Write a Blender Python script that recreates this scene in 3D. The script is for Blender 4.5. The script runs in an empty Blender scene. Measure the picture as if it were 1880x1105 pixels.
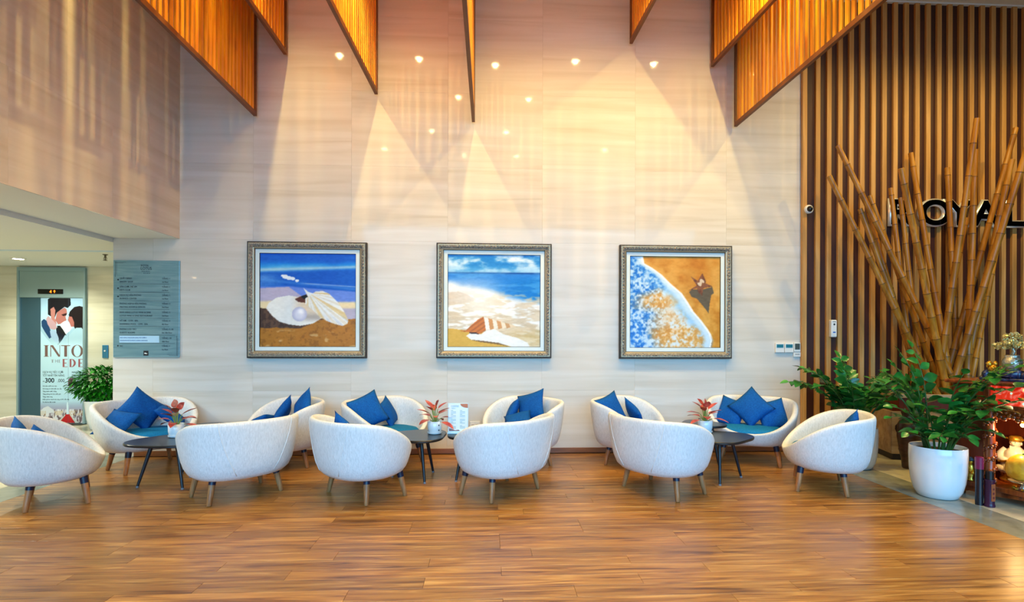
import bpy, bmesh, math, random
import numpy as np
from mathutils import Vector, Matrix, Euler, Quaternion
random.seed(7); PI = math.pi
S = bpy.context.scene
COL = S.collection

# ------------------------------------------------------------------ camera, world, big lights, exposure
YAW, ROLL = math.atan(.053), .003
cd = bpy.data.cameras.new('camera'); cam = bpy.data.objects.new('camera', cd); COL.objects.link(cam)
cd.sensor_width = 36; cd.lens = 36 * 1000 / 1880
cd.shift_x = -.00532; cd.shift_y = .03324; cd.clip_start = .05
cam.matrix_world = (Matrix.Translation((0, 0, 1.4)) @ Matrix.Rotation(-YAW, 4, 'Z') @ Matrix.Rotation(PI / 2, 4, 'X')
                    @ Matrix.Rotation(ROLL, 4, 'Z'))
S.camera = cam
S.view_settings.view_transform = 'Standard'; S.view_settings.look = 'None'
S.view_settings.gamma = 1; S.view_settings.use_curve_mapping = False
S.view_settings.exposure = 0.0

w = bpy.data.worlds.new('world'); S.world = w; w.use_nodes = True
w.node_tree.nodes['Background'].inputs[0].default_value = (.74, .86, 1, 1)
w.node_tree.nodes['Background'].inputs[1].default_value = .20

def lamp(name, kind, loc, power, color, rot=(0, 0, 0), **kw):
    l = bpy.data.lights.new(name, kind); l.energy = power; l.color = color
    for k, v in kw.items(): setattr(l, k, v)
    o = bpy.data.objects.new(name, l); COL.objects.link(o); o.location = loc; o.rotation_euler = rot
    return o
# daylight through the glass front of the lobby, behind the viewer
lamp('daylight', 'AREA', (.5, -3.6, 2.7), 500, (.18, .57, 1), (PI / 2 - math.radians(28), 0, 0), shape='RECTANGLE', size=11, size_y=4.0, spread=math.radians(95))
WARM = (1, .72, .22)
LIGHTS = [(-2.19, 4.8), (-1.04, 4.77), (.09, 4.65), (1.28, 4.83), (2.47, 4.82), (-.53, 3.5), (.68, 3.48), (-1.75, 3.5), (1.95, 3.5),
          (-1.15, 1.9), (.34, 1.92), (-2.3, .78), (-.57, .45), (.63, .45), (2.55, .98), (4.1, 4.6), (5.4, 4.6), (6.7, 4.6)]  # last three are unseen downlights added to brighten the slatted wall
SPOT_W = 172

# ------------------------------------------------------------------ helpers
def lin(c):
    return tuple(((v / 255) / 12.92 if v / 255 <= .04045 else ((v / 255 + .055) / 1.055) ** 2.4) for v in c)

class MB:
    def __init__(s): s.v = []; s.f = []; s.m = []
    def add(s, vs, fs, mat=0):
        n = len(s.v); s.v += [tuple(v) for v in vs]
        s.f += [tuple(i + n for i in f) for f in fs]; s.m += [mat] * len(fs); return s
    def box(s, x0, x1, y0, y1, z0, z1, mat=0, M=None):
        vs = [Vector(p) for p in [(x0, y0, z0), (x1, y0, z0), (x1, y1, z0), (x0, y1, z0), (x0, y0, z1), (x1, y0, z1), (x1, y1, z1), (x0, y1, z1)]]
        if M: vs = [M @ v for v in vs]
        return s.add(vs, [(0, 3, 2, 1), (4, 5, 6, 7), (0, 1, 5, 4), (1, 2, 6, 5), (2, 3, 7, 6), (3, 0, 4, 7)], mat)
    def bbox(s, x0, x1, y0, y1, z0, z1, b=.004, mat=0, M=None):      # box with bevelled edges
        bm = bmesh.new(); bmesh.ops.create_cube(bm, size=1)
        for v in bm.verts: v.co = Vector(((x0 + x1) / 2 + v.co.x * (x1 - x0), (y0 + y1) / 2 + v.co.y * (y1 - y0), (z0 + z1) / 2 + v.co.z * (z1 - z0)))
        bmesh.ops.bevel(bm, geom=bm.edges[:], offset=b, segments=2, affect='EDGES', profile=.5)
        bm.verts.index_update()
        vs = [(M @ v.co if M else v.co.copy()) for v in bm.verts]; fs = [[v.index for v in f.verts] for f in bm.faces]
        bm.free(); return s.add(vs, fs, mat)
    def lathe(s, prof, n=24, c=(0, 0, 0), mat=0, M=None, caps=True):            # prof: (r, z)
        vs = []; fs = []
        for r, z in prof:
            for k in range(n):
                a = 2 * PI * k / n; p = Vector((c[0] + r * math.cos(a), c[1] + r * math.sin(a), c[2] + z)); vs.append(M @ p if M else p)
        for i in range(len(prof) - 1):
            for k in range(n):
                a, b = i * n + k, i * n + (k + 1) % n; fs.append((a, b, b + n, a + n))
        if caps and prof[0][0] > 1e-5: fs.append(tuple(range(n))[::-1])
        if caps and prof[-1][0] > 1e-5: fs.append(tuple((len(prof) - 1) * n + k for k in range(n)))
        return s.add(vs, fs, mat)
    def tube(s, pts, rad, n=8, mat=0, caps=True):
        pts = [Vector(p) for p in pts]; rad = rad if hasattr(rad, '__len__') else [rad] * len(pts)
        vs = []; fs = []; up = None
        for i, p in enumerate(pts):
            d = (pts[min(i + 1, len(pts) - 1)] - pts[max(i - 1, 0)])
            d = d.normalized() if d.length > 1e-9 else Vector((0, 0, 1))
            if up is None: up = d.orthogonal().normalized()
            up = (up - d * up.dot(d)).normalized(); side = d.cross(up)
            for k in range(n):
                a = 2 * PI * k / n; vs.append(p + (up * math.cos(a) + side * math.sin(a)) * rad[i])
        for i in range(len(pts) - 1):
            for k in range(n):
                a, b = i * n + k, i * n + (k + 1) % n; fs.append((a, b, b + n, a + n))
        if caps: fs.append(tuple(range(n))[::-1]); fs.append(tuple((len(pts) - 1) * n + k for k in range(n)))
        return s.add(vs, fs, mat)
    def ball(s, c, r, n=12, m=8, mat=0, sc=(1, 1, 1)):
        prof = [(max(1e-6, math.sin(PI * i / m)) * 1, -math.cos(PI * i / m)) for i in range(m + 1)]
        M = Matrix.Translation(c) @ Matrix.Diagonal((r * sc[0], r * sc[1], r * sc[2], 1))
        return s.lathe(prof, n, mat=mat, M=M)
    def mesh(s, name, smooth=False, auto=None):
        me = bpy.data.meshes.new(name); me.from_pydata(s.v, [], s.f)
        me.polygons.foreach_set('material_index', s.m)
        if smooth or auto: me.polygons.foreach_set('use_smooth', [True] * len(me.polygons))
        if auto: me.set_sharp_from_angle(angle=math.radians(auto))
        me.update(); return me

def obj(name, me, mats=None, parent=None, loc=None, rot=None, kind=None):
    if isinstance(me, MB): me = me.mesh(name)
    o = bpy.data.objects.new(name, me); COL.objects.link(o)
    if mats is not None and not len(me.materials):
        for m in (mats if isinstance(mats, (list, tuple)) else [mats]): me.materials.append(m)
    if parent: o.parent = parent
    if loc is not None: o.location = loc
    if rot is not None: o.rotation_euler = rot
    if kind: o['kind'] = kind
    return o
def tag(o, label, cat, group=None):
    o['label'] = label; o['category'] = cat
    if group: o['group'] = group
    return o
def thing(name, label, cat, loc=(0, 0, 0), rz=0, group=None):
    o = bpy.data.objects.new(name, None); COL.objects.link(o); o.empty_display_size = .1
    o.location = loc; o.rotation_euler = (0, 0, rz); return tag(o, label, cat, group)
def struct(o): o['kind'] = 'structure'; return o
def copy_tree(o, parent=None):
    c = o.copy(); COL.objects.link(c); c.parent = parent
    for ch in list(o.children): copy_tree(ch, c)
    return c

# ------------------------------------------------------------------ materials
MATS = {}
def mat(name, col, rough=.5, metal=0, spec=.5, emit=None, es=0, coat=0, alpha=None):
    if name in MATS: return MATS[name]
    m = bpy.data.materials.new(name); m.use_nodes = True; b = m.node_tree.nodes['Principled BSDF']
    b.inputs['Base Color'].default_value = (*lin(col), 1); b.inputs['Roughness'].default_value = rough
    b.inputs['Metallic'].default_value = metal; b.inputs['Specular IOR Level'].default_value = spec
    b.inputs['Coat Weight'].default_value = coat; b.inputs['Coat Roughness'].default_value = .1
    if emit: b.inputs['Emission Color'].default_value = (*lin(emit), 1); b.inputs['Emission Strength'].default_value = es
    MATS[name] = m; return m
def grain(name, cols, scale=(1, 1, 1), noise=4, rough=.5, detail=6, rand=.12, bump=0, dist=.6, spec=.5, metal=0, kind='noise', coat=0, pos=None, sat=1):
    """streaked colour from noise in object space; rand shifts value and pattern piece by piece"""
    m = mat(name, cols[0], rough, metal, spec, coat=coat); nt = m.node_tree; N = nt.nodes; L = nt.links; b = N['Principled BSDF']
    tc = N.new('ShaderNodeTexCoord'); mp = N.new('ShaderNodeMapping'); mp.inputs['Scale'].default_value = scale
    oi = N.new('ShaderNodeObjectInfo'); sc = N.new('ShaderNodeVectorMath'); sc.operation = 'SCALE'
    cb = N.new('ShaderNodeCombineXYZ')
    for k, f in enumerate((37.1, 91.7, 53.3)):
        mu = N.new('ShaderNodeMath'); mu.operation = 'MULTIPLY'; mu.inputs[1].default_value = f; L.new(oi.outputs['Random'], mu.inputs[0]); L.new(mu.outputs[0], cb.inputs[k])
    ad = N.new('ShaderNodeVectorMath'); L.new(tc.outputs['Object'], mp.inputs[0]); L.new(mp.outputs[0], ad.inputs[0]); L.new(cb.outputs[0], ad.inputs[1])
    if kind == 'voronoi':
        tx = N.new('ShaderNodeTexVoronoi'); tx.inputs['Scale'].default_value = noise; out = tx.outputs['Distance']
    else:
        tx = N.new('ShaderNodeTexNoise'); tx.inputs['Scale'].default_value = noise; tx.inputs['Detail'].default_value = detail; tx.inputs['Distortion'].default_value = dist; out = tx.outputs['Fac']
    L.new(ad.outputs[0], tx.inputs['Vector'])
    cr = N.new('ShaderNodeValToRGB'); e = cr.color_ramp.elements
    pos = pos or [.28 + .44 * i / (len(cols) - 1) for i in range(len(cols))]
    while len(e) < len(cols): e.new(.5)
    for i, c in enumerate(cols): e[i].position = pos[i]; e[i].color = (*lin(c), 1)
    L.new(out, cr.inputs[0])
    hs = N.new('ShaderNodeHueSaturation'); mr = N.new('ShaderNodeMapRange'); mr.inputs[3].default_value = 1 - rand; mr.inputs[4].default_value = 1 + rand
    hs.inputs['Saturation'].default_value = sat
    L.new(oi.outputs['Random'], mr.inputs[0]); L.new(mr.outputs[0], hs.inputs['Value']); L.new(cr.outputs[0], hs.inputs['Color']); L.new(hs.outputs[0], b.inputs['Base Color'])
    if bump:
        bp = N.new('ShaderNodeBump'); bp.inputs['Strength'].default_value = bump; bp.inputs['Distance'].default_value = .01; L.new(out, bp.inputs['Height']); L.new(bp.outputs[0], b.inputs['Normal'])
    return m
def vcol(name, rough=.5, spec=.4):
    m = mat(name, (255, 255, 255), rough, spec=spec); nt = m.node_tree
    a = nt.nodes.new('ShaderNodeVertexColor'); a.layer_name = 'print'; nt.links.new(a.outputs[0], nt.nodes['Principled BSDF'].inputs['Base Color']); return m

M_wall = grain('cream_stone', [(202, 191, 176), (213, 204, 192), (219, 211, 201), (224, 218, 210)], (.3, 1, 5.5), 1.5, .045, 7, .012, dist=.9, spec=.17, pos=[.25, .42, .58, .75])
M_lobbywall = grain('lobby_stone', [(196, 190, 164), (214, 208, 184), (222, 218, 198)], (.35, 1, 5), 1.6, .25, 6, .02)
M_grout = mat('joint_grey', (168, 158, 146), .8)
M_white = mat('white_plaster', (226, 228, 226), .8)
M_ceil = mat('ceiling_plaster', (222, 216, 205), .85)
M_plank = grain('oak_plank', [(88, 50, 18), (138, 90, 40), (160, 112, 54), (188, 142, 80)], (.8, 11, 1), 2.2, .30, 8, .20, dist=1.2, spec=.45)
M_under = mat('subfloor', (70, 38, 18), .8)
M_tile = grain('beige_tile', [(186, 176, 148), (202, 194, 168), (212, 206, 184)], (1, 3, 1), 1.5, .18, 4, .03)
M_border = grain('grey_green_stone', [(118, 120, 108), (136, 138, 126), (150, 152, 140)], (2, 2, 2), 3, .2, 5, .03)
M_teak = grain('teak_slat', [(196, 106, 2), (232, 148, 4), (248, 178, 14)], (10, 10, .7), 2.2, .5, 5, .16)
M_rail = grain('teak_rail', [(104, 56, 14), (126, 70, 20)], (6, .7, 6), 3, .5, 5, .05)
M_slat = grain('wall_slat', [(170, 120, 56), (192, 140, 74), (206, 160, 98)], (10, 10, .5), 2, .5, 5, .07)
M_dark = grain('dark_backing', [(50, 18, 5), (72, 28, 9)], (8, 8, .6), 2, .55, 4, .05)
M_base = grain('baseboard_wood', [(120, 72, 40), (146, 92, 54)], (.8, 6, 8), 3, .35, 5, .05)
M_fabric = grain('ivory_boucle', [(206, 205, 203), (220, 219, 217), (231, 230, 228)], (40, 40, 9), 3, .95, 5, .015, bump=.25, spec=.15)
M_seam = mat('seam_thread', (226, 223, 218), .9, spec=.1)
M_leg = grain('ash_leg', [(134, 84, 46), (162, 108, 64), (178, 126, 80)], (14, 14, 1.4), 3, .45, 5, .08)
M_navy = mat('navy_sleeve', (16, 22, 52), .4)
M_blue = grain('blue_cotton', [(4, 70, 138), (6, 82, 156), (8, 94, 172)], (20, 20, 20), 4, .85, 5, .06, bump=.2, spec=.2)
M_teal = grain('teal_blue_cotton', [(8, 100, 158), (10, 114, 172), (14, 126, 182)], (20, 20, 20), 4, .8, 5, .04, bump=.2, spec=.2)
M_black = mat('black_lacquer', (22, 22, 25), .28, spec=.5)
M_blackmat = mat('black_metal', (20, 22, 30), .4)
M_ceramic = mat('white_ceramic', (232, 236, 238), .12, spec=.5, coat=.4)
M_soil = grain('potting_soil', [(40, 28, 20), (70, 54, 40)], (1, 1, 1), 40, .95, 4, .02, bump=.5)
M_zz = grain('glossy_green_leaf', [(16, 70, 24), (34, 108, 40), (74, 148, 62)], (6, 6, 6), 1.6, .26, 3, .35, dist=.2, spec=.6)
M_zzdark = grain('dark_green_leaf', [(10, 46, 12), (20, 76, 20), (58, 116, 30)], (6, 6, 6), 1.6, .3, 3, .35, dist=.2, spec=.5)
M_stem = mat('plant_stem', (52, 92, 36), .5)
M_bush = grain('bright_green_leaf', [(6, 78, 2), (18, 120, 8), (60, 160, 28)], (9, 9, 9), 2, .45, 3, .1)
M_bark = mat('pale_bark', (150, 136, 108), .8)
M_red = grain('red_aglaonema_leaf', [(110, 24, 22), (176, 62, 52), (206, 108, 88)], (16, 16, 16), 1.2, .4, 3, .3)
M_pink = mat('coral_pink_leaf', (226, 106, 84), .45)
M_greenstalk = mat('pale_green_stalk', (120, 146, 70), .5)
M_bamboo = grain('dry_bamboo', [(136, 82, 14), (172, 112, 28), (198, 140, 52)], (9, 9, .8), 2, .38, 5, .18, spec=.5)
M_node = mat('bamboo_node', (92, 54, 18), .6)
M_steel = mat('brushed_steel', (150, 178, 184), .32, metal=.55)
M_steeld = mat('dark_steel_door', (70, 104, 122), .28, metal=.6)
M_plaque = grain('brushed_plaque', [(112, 152, 166), (126, 166, 178), (144, 180, 190)], (1, 1, 14), 3, .3, 4, .01, metal=.4)
M_ink = mat('dark_ink', (28, 42, 52), .6)
M_silver = grain('antique_silver', [(84, 78, 70), (142, 134, 122), (196, 188, 172)], (1, 1, 1), 60, .42, 3, .02, bump=.9, metal=.45, dist=1.5)
M_champ = mat('champagne_moulding', (176, 158, 128), .38, metal=.5)
M_edge = mat('dark_frame_edge', (44, 34, 26), .5)
M_liner = mat('white_liner', (224, 234, 232), .7)
M_canvas = vcol('oil_paint', .45, .3)
M_print = vcol('poster_print', .3, .4)
M_plastic = mat('white_plastic', (228, 226, 220), .4)
M_screen = mat('lcd_screen', (40, 120, 140), .15)
M_cab = grain('carved_rosewood', [(78, 26, 6), (124, 52, 14), (160, 80, 26)], (9, 9, 1.2), 3, .3, 5, .08, bump=.15, coat=.3)
M_cabd = grain('red_rosewood_panel', [(84, 28, 8), (112, 42, 14)], (9, 9, 1), 3, .35, 5, .04)
M_gold = grain('gilded', [(150, 96, 14), (214, 158, 40), (246, 206, 92)], (1, 1, 1), 30, .3, 3, .1, metal=.75)
M_palegold = grain('pale_gold_leaf', [(150, 138, 84), (206, 194, 130), (240, 232, 178)], (1, 1, 1), 30, .3, 3, .25, metal=.6)
M_silverpot = grain('embossed_silver', [(130, 126, 110), (206, 202, 186)], (1, 1, 1), 50, .28, 3, .02, bump=.6, metal=.8)
M_navyrock = grain('navy_glaze_rock', [(8, 12, 30), (20, 34, 70), (60, 80, 120)], (1, 1, 1), 24, .25, 4, .05)

# ------------------------------------------------------------------ room shell
CEIL = 5.5; D = 6.45
m = MB(); m.box(-4.04, 3.69, -3.6, D + .3, -.06, -.012)
floor = struct(obj('floor', m, M_under))
rows = [(1.95 + .135 * k) for k in range(34)]; PW = .135
pm = {}
def plank_mesh(L):
    k = round(L, 3)
    if k not in pm: b = MB(); b.bbox(-L / 2 + .0007, L / 2 - .0007, -PW / 2 + .0005, PW / 2 - .0005, -.012, 0, .0009); pm[k] = b.mesh('plank')
    return pm[k]
nplank = 0
for r, y0 in enumerate(rows):
    y = y0 + PW / 2
    if y0 + PW > D + .02: break
    x = -4.04; first = True
    off = random.choice([.4, .6, .8, 1., 1.2])
    while x < 3.689:
        L = off if first else 1.24
        first = False
        L = min(L, 3.69 - x); L = L if 3.69 - x - L > .12 else 3.69 - x
        obj('plank', plank_mesh(L), M_plank, floor, (x + L / 2, y, 0)); x += L; nplank += 1
b = MB(); y0 = 1.95 - PW
while y0 > -3.6:
    x = -4.04 - random.random()
    while x < 3.69:
        xa, xb = max(x, -4.04), min(x + 1.24, 3.69)
        if xb - xa > .01: b.box(xa + .0007, xb - .0007, y0 + .0005, y0 + PW - .0005, -.012, 0)
        x += 1.24
    y0 -= PW
obj('planks_near', b, M_plank, floor)['kind'] = 'stuff'
# stone floors to the left and to the right
def tile_floor(name, x0, x1, y0, y1, bx0, bx1, ty):
    m = MB(); m.box(min(x0, bx0), max(x1, bx1), y0, y1, -.06, -.012); f = struct(obj(name, m, M_grout))
    bl = MB(); bl.bbox(bx0 + .001 - (bx0 + bx1) / 2, bx1 - .001 - (bx0 + bx1) / 2, -.599, .599, -.012, 0, .001); bme = bl.mesh('border_stone')
    y = y0 + .6
    while y - .6 < ty: obj('border_stone', bme, M_border, f, ((bx0 + bx1) / 2, y, 0)); y += 1.2
    tl = MB(); tl.bbox(-.399, .399, -.399, .399, -.012, 0, .001); tm = tl.mesh('floor_tile')
    n = int((x1 - x0) / .8)
    for i in range(n):
        y = y0 + .4
        while y < y1: obj('floor_tile', tm, M_tile, f, ((x1 - .4 - i * .8) if x1 < 0 else (x0 + .4 + i * .8), y, 0)); y += .8
tile_floor('floor_left', -8.4, -4.4, .8, 8.8, -4.4, -4.04, 5.9)
tile_floor('floor_right', 4.05, 7.25, .8, 6.4, 3.69, 4.05, 5.4)

# back wall of stone tiles
m = MB(); m.box(-4.28, 9, D + .012, D + .27, 0, CEIL); wall = struct(obj('wall_back', m, M_grout))
tw, th = 1.118, .876
tb = {}
def wtile(w_, h_):
    k = (round(w_, 3), round(h_, 3))
    if k not in tb: t = MB(); t.bbox(-w_ / 2 + .0004, w_ / 2 - .0004, 0, .012, -h_ / 2 + .0003, h_ / 2 - .0003, .0006); tb[k] = t.mesh('wall_tile')
    return tb[k]
xs = [-4.28] + [round(.633 + tw * k, 3) for k in range(-4, 3)] + [3.82]
zs = [0, .743, 1.619, 2.495, 3.371, 4.247, 5.123, CEIL]
for i in range(len(xs) - 1):
    for j in range(len(zs) - 1):
        w_, h_ = xs[i + 1] - xs[i], zs[j + 1] - zs[j]
        obj('wall_tile', wtile(w_, h_), M_wall, wall, ((xs[i] + xs[i + 1]) / 2, D, (zs[j] + zs[j + 1]) / 2))
# upper left wall above the lift lobby
XL = -3.545
m = MB(); m.box(-4.28, XL - .012, -3.6, D + .01, 2.495, CEIL); wl = struct(obj('wall_left', m, M_white))
for j in range(3, 7):
    y = D - (0 if j % 2 else .56)
    if j % 2 == 0:
        h_ = zs[j + 1] - zs[j]; obj('wall_tile', wtile(.56, h_), M_wall, wl, (XL - .012, D - .28, (zs[j] + zs[j + 1]) / 2), (0, 0, PI / 2))
    while y > .2:
        h_ = zs[j + 1] - zs[j]; obj('wall_tile', wtile(tw, h_), M_wall, wl, (XL, y - tw / 2, (zs[j] + zs[j + 1]) / 2), (0, 0, PI / 2)); y -= tw
for o in wl.children: o.location.x = XL
m = MB(); m.box(XL, 9, -3.6, D, CEIL, CEIL + .1); struct(obj('ceiling', m, M_ceil))
# lift lobby
m = MB(); m.box(-8.4, -4.28, -3.6, 8.8, 2.443, 2.6); lc = struct(obj('ceiling_lobby', m, M_white))
b = MB(); b.box(-8.4, -4.28, 7.1, 7.15, 2.43, 2.4435); obj('ceiling_strip', b, mat('bluish_white_trim', (206, 222, 232), .5), lc)
m = MB(); m.box(-8.4, -4.0, 8.8, 8.95, 0, 2.6); lw = struct(obj('wall_lobby', m, M_grout))
for i in range(5):
    for j, (za, zb) in enumerate(((0, .8), (.8, 1.62), (1.62, 2.443))):
        x0 = -8.4 + .88 * i
        obj('wall_tile', wtile(.88, zb - za), M_lobbywall, lw, (x0 + .44, 8.788, (za + zb) / 2))
m = MB(); m.box(-4.2, -4.05, D + .27, 8.8, 0, 2.443); struct(obj('wall_lobby_right_lightblock', m, M_lobbywall))  # unseen wall behind the picture wall, added to block light
m = MB(); m.box(-8.55, -8.4, -3.6, 8.95, 0, 2.6); struct(obj('wall_lobby_left', m, M_lobbywall))
m = MB(); m.box(9, 9.15, -3.6, D + .2, 0, CEIL); struct(obj('wall_right', m, M_dark))
m = MB(); m.bbox(-4.04, 3.69, D - .016, D, 0, .062, .003); struct(obj('baseboard_back', m, M_base))

# slatted timber wall
m = MB(); m.box(3.84, 9, D - .012, D + .01, 0, CEIL); sw = struct(obj('wall_slatted', m, M_dark))
m = MB(); m.box(3.79, 3.845, D - .05, D - .012, 0, CEIL - .018); obj('slat', m.mesh('end_slat'), M_slat, sw)
m = MB(); m.bbox(-.028, .028, -.034, 0, -2.74, 2.74, .002); sm = m.mesh('slat')
m = MB(); m.box(3.79, 9, D - .05, D - .012, 5.483, 5.499); obj('head_rail', m, M_white, sw)
for k in range(24): obj('slat', sm, M_slat, sw, (3.985 + .1395 * k, D - .012, 2.742))

# ------------------------------------------------------------------ ceiling downlights and hanging slat screens
dl_ring = MB(); dl_ring.lathe([(.062, -.012), (.085, -.012), (.09, -.004), (.09, 0), (.062, 0), (.062, -.012)], 20, caps=False)
dl_ring = dl_ring.mesh('trim_ring', auto=40)
dl_dif = MB(); dl_dif.lathe([(.0001, -.006), (.062, -.006), (.062, 0)], 20); dl_dif = dl_dif.mesh('lamp_lens')
M_bulb = mat('lamp_glow', (255, 240, 210), emit=(255, 222, 160), es=150)
M_bulbc = mat('lamp_glow_cool', (255, 255, 250), emit=(250, 255, 236), es=25)
dlab = ['first', 'second', 'third', 'fourth', 'fifth', 'added sixth', 'added seventh', 'added eighth']
for i, (x, y) in enumerate(LIGHTS):
    row = 'nearest the picture wall' if y > 4 else 'in the second row from the picture wall' if y > 3 else 'in the row above the seating' if y > 1.5 else 'in the row farthest from the picture wall'
    same = sorted([p for p in LIGHTS if abs(p[1] - y) < .7]); k = same.index((x, y))
    t = thing('ceiling_light', 'recessed warm ceiling downlight %s, %s from the left' % (row, dlab[k]), 'light', (x, y, CEIL), 0, 'warm ceiling downlights')
    obj('trim_ring', dl_ring, M_plastic, t); obj('lamp_lens', dl_dif, M_bulb, t)
    if True:
        l = lamp('downlight', 'SPOT', (0, 0, -.03), SPOT_W * (1 if y > 4 else .3), WARM, spot_size=math.radians(150), spot_blend=.75, shadow_soft_size=.022); l.parent = t

def screen(label, xw, zb, slope, L=3.7, yw=6.40):
    ang = math.atan(slope)         # along the screen from the wall towards the viewer: (-sin, -cos)
    t = thing('hanging_slat_screen', label, 'screen', (xw, yw, 0), -ang, 'hanging teak slat screens')
    h = CEIL - zb
    b = MB(); b.bbox(-.018, .018, -L, 0, zb, zb + .05, .003); obj('bottom_rail', b, M_rail, t)
    b = MB(); b.box(-.018, .018, -L, 0, CEIL - .04, CEIL); obj('top_rail', b, M_rail, t)
    b = MB(); b.bbox(-.018, .018, -.028, 0, zb + .05, CEIL - .04, .002); obj('end_post', b, M_rail, t)
    b = MB(); b.bbox(-.009, .009, -.023, .023, -h / 2 + .045, h / 2 - .02, .002); me = b.mesh('slat')
    n = int((L - .05) / .082)
    for k in range(n): obj('slat', me, M_teak, t, (0, -.085 - .082 * k, (zb + CEIL) / 2))
    return t
screen('long low teak slat screen hanging at far left beside the side wall', -2.68, 3.90, -.0199)
screen('short high teak slat screen hanging just right of the far left one', -2.345, 4.615, -.011)
screen('teak slat screen hanging above and right of the scallop shell painting', -1.31, 4.186, .02)
screen('teak slat screen seen almost edge on above the conch painting', -.185, 3.89, .001)
screen('narrow high teak slat screen hanging above left edge of the starfish painting', 1.682, 4.865, -.0289)
screen('high teak slat screen hanging just left of the far right one', 2.67, 4.62, -.0507)
screen('long low teak slat screen hanging at far right before the slatted wall', 2.955, 3.908, .002)

# ------------------------------------------------------------------ paint: procedural pictures on dense grids
rng = np.random.RandomState(3)
def fbm(u, v, su, sv, oct=4, seed=0):
    r = np.random.RandomState(seed); out = np.zeros_like(u); amp = 1; tot = 0
    for o in range(oct):
        g = r.rand(64, 64); x = u * su + 7.3 * o; y = v * sv + 3.1 * o
        xi = np.floor(x).astype(int); yi = np.floor(y).astype(int); fx = x - xi; fy = y - yi
        fx = fx * fx * (3 - 2 * fx); fy = fy * fy * (3 - 2 * fy)
        a = g[xi % 64, yi % 64]; b_ = g[(xi + 1) % 64, yi % 64]; c = g[xi % 64, (yi + 1) % 64]; d = g[(xi + 1) % 64, (yi + 1) % 64]
        out += amp * ((a * (1 - fx) + b_ * fx) * (1 - fy) + (c * (1 - fx) + d * fx) * fy); tot += amp; amp *= .55; su *= 2; sv *= 2
    return out / tot
def poly(u, v, pts):
    ins = np.zeros(u.shape, bool); n = len(pts)
    for i in range(n):
        (x0, y0), (x1, y1) = pts[i], pts[(i + 1) % n]
        if y0 == y1: continue
        c = ((y0 > v) != (y1 > v)) & (u < (x1 - x0) * (v - y0) / (y1 - y0) + x0); ins ^= c
    return ins
def mixc(im, mask, col):
    m_ = mask[..., None].astype(float) if mask.dtype != bool else mask[..., None] * 1.; col = np.array(col, float); return im * (1 - m_) + col * m_
def ss(a, b_, x): t = np.clip((x - a) / (b_ - a), 0, 1); return t * t * (3 - 2 * t)
def uvgrid(nx, ny):
    v, u = np.meshgrid(np.linspace(0, 1, ny), np.linspace(0, 1, nx), indexing='ij'); return u, v
def picture(name, im, w_, h_, material, parent, loc):
    ny, nx = im.shape[:2]; u, v = uvgrid(nx, ny)
    if name == 'canvas':                                   # soft brush edges
        q = np.pad(im, ((1, 1), (1, 1), (0, 0)), 'edge'); im = (q[:-2, 1:-1] + q[2:, 1:-1] + q[1:-1, :-2] + q[1:-1, 2:] + 2 * q[1:-1, 1:-1]) / 6 + (fbm(u, v, 30, 60, 3, 77)[..., None] - .5) * 16
    co = np.stack([(u - .5) * w_, np.zeros_like(u), (.5 - v) * h_], -1).reshape(-1, 3)
    i = np.arange(ny * nx).reshape(ny, nx); f = np.stack([i[1:, :-1], i[1:, 1:], i[:-1, 1:], i[:-1, :-1]], -1).reshape(-1, 4)
    me = bpy.data.meshes.new(name); me.vertices.add(len(co)); me.vertices.foreach_set('co', co.ravel())
    me.loops.add(f.size); me.loops.foreach_set('vertex_index', f.ravel()); me.polygons.add(len(f)); me.polygons.foreach_set('loop_start', np.arange(len(f)) * 4)
    me.update(calc_edges=True)
    a = me.color_attributes.new('print', 'FLOAT_COLOR', 'POINT'); c = np.clip(im, 0, 255) / 255
    c = np.where(c <= .04045, c / 12.92, ((c + .055) / 1.055) ** 2.4); c = np.concatenate([c, np.ones((ny, nx, 1))], -1)
    a.data.foreach_set('color', c.astype(np.float32).ravel())
    return obj(name, me, material, parent, loc)

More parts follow.
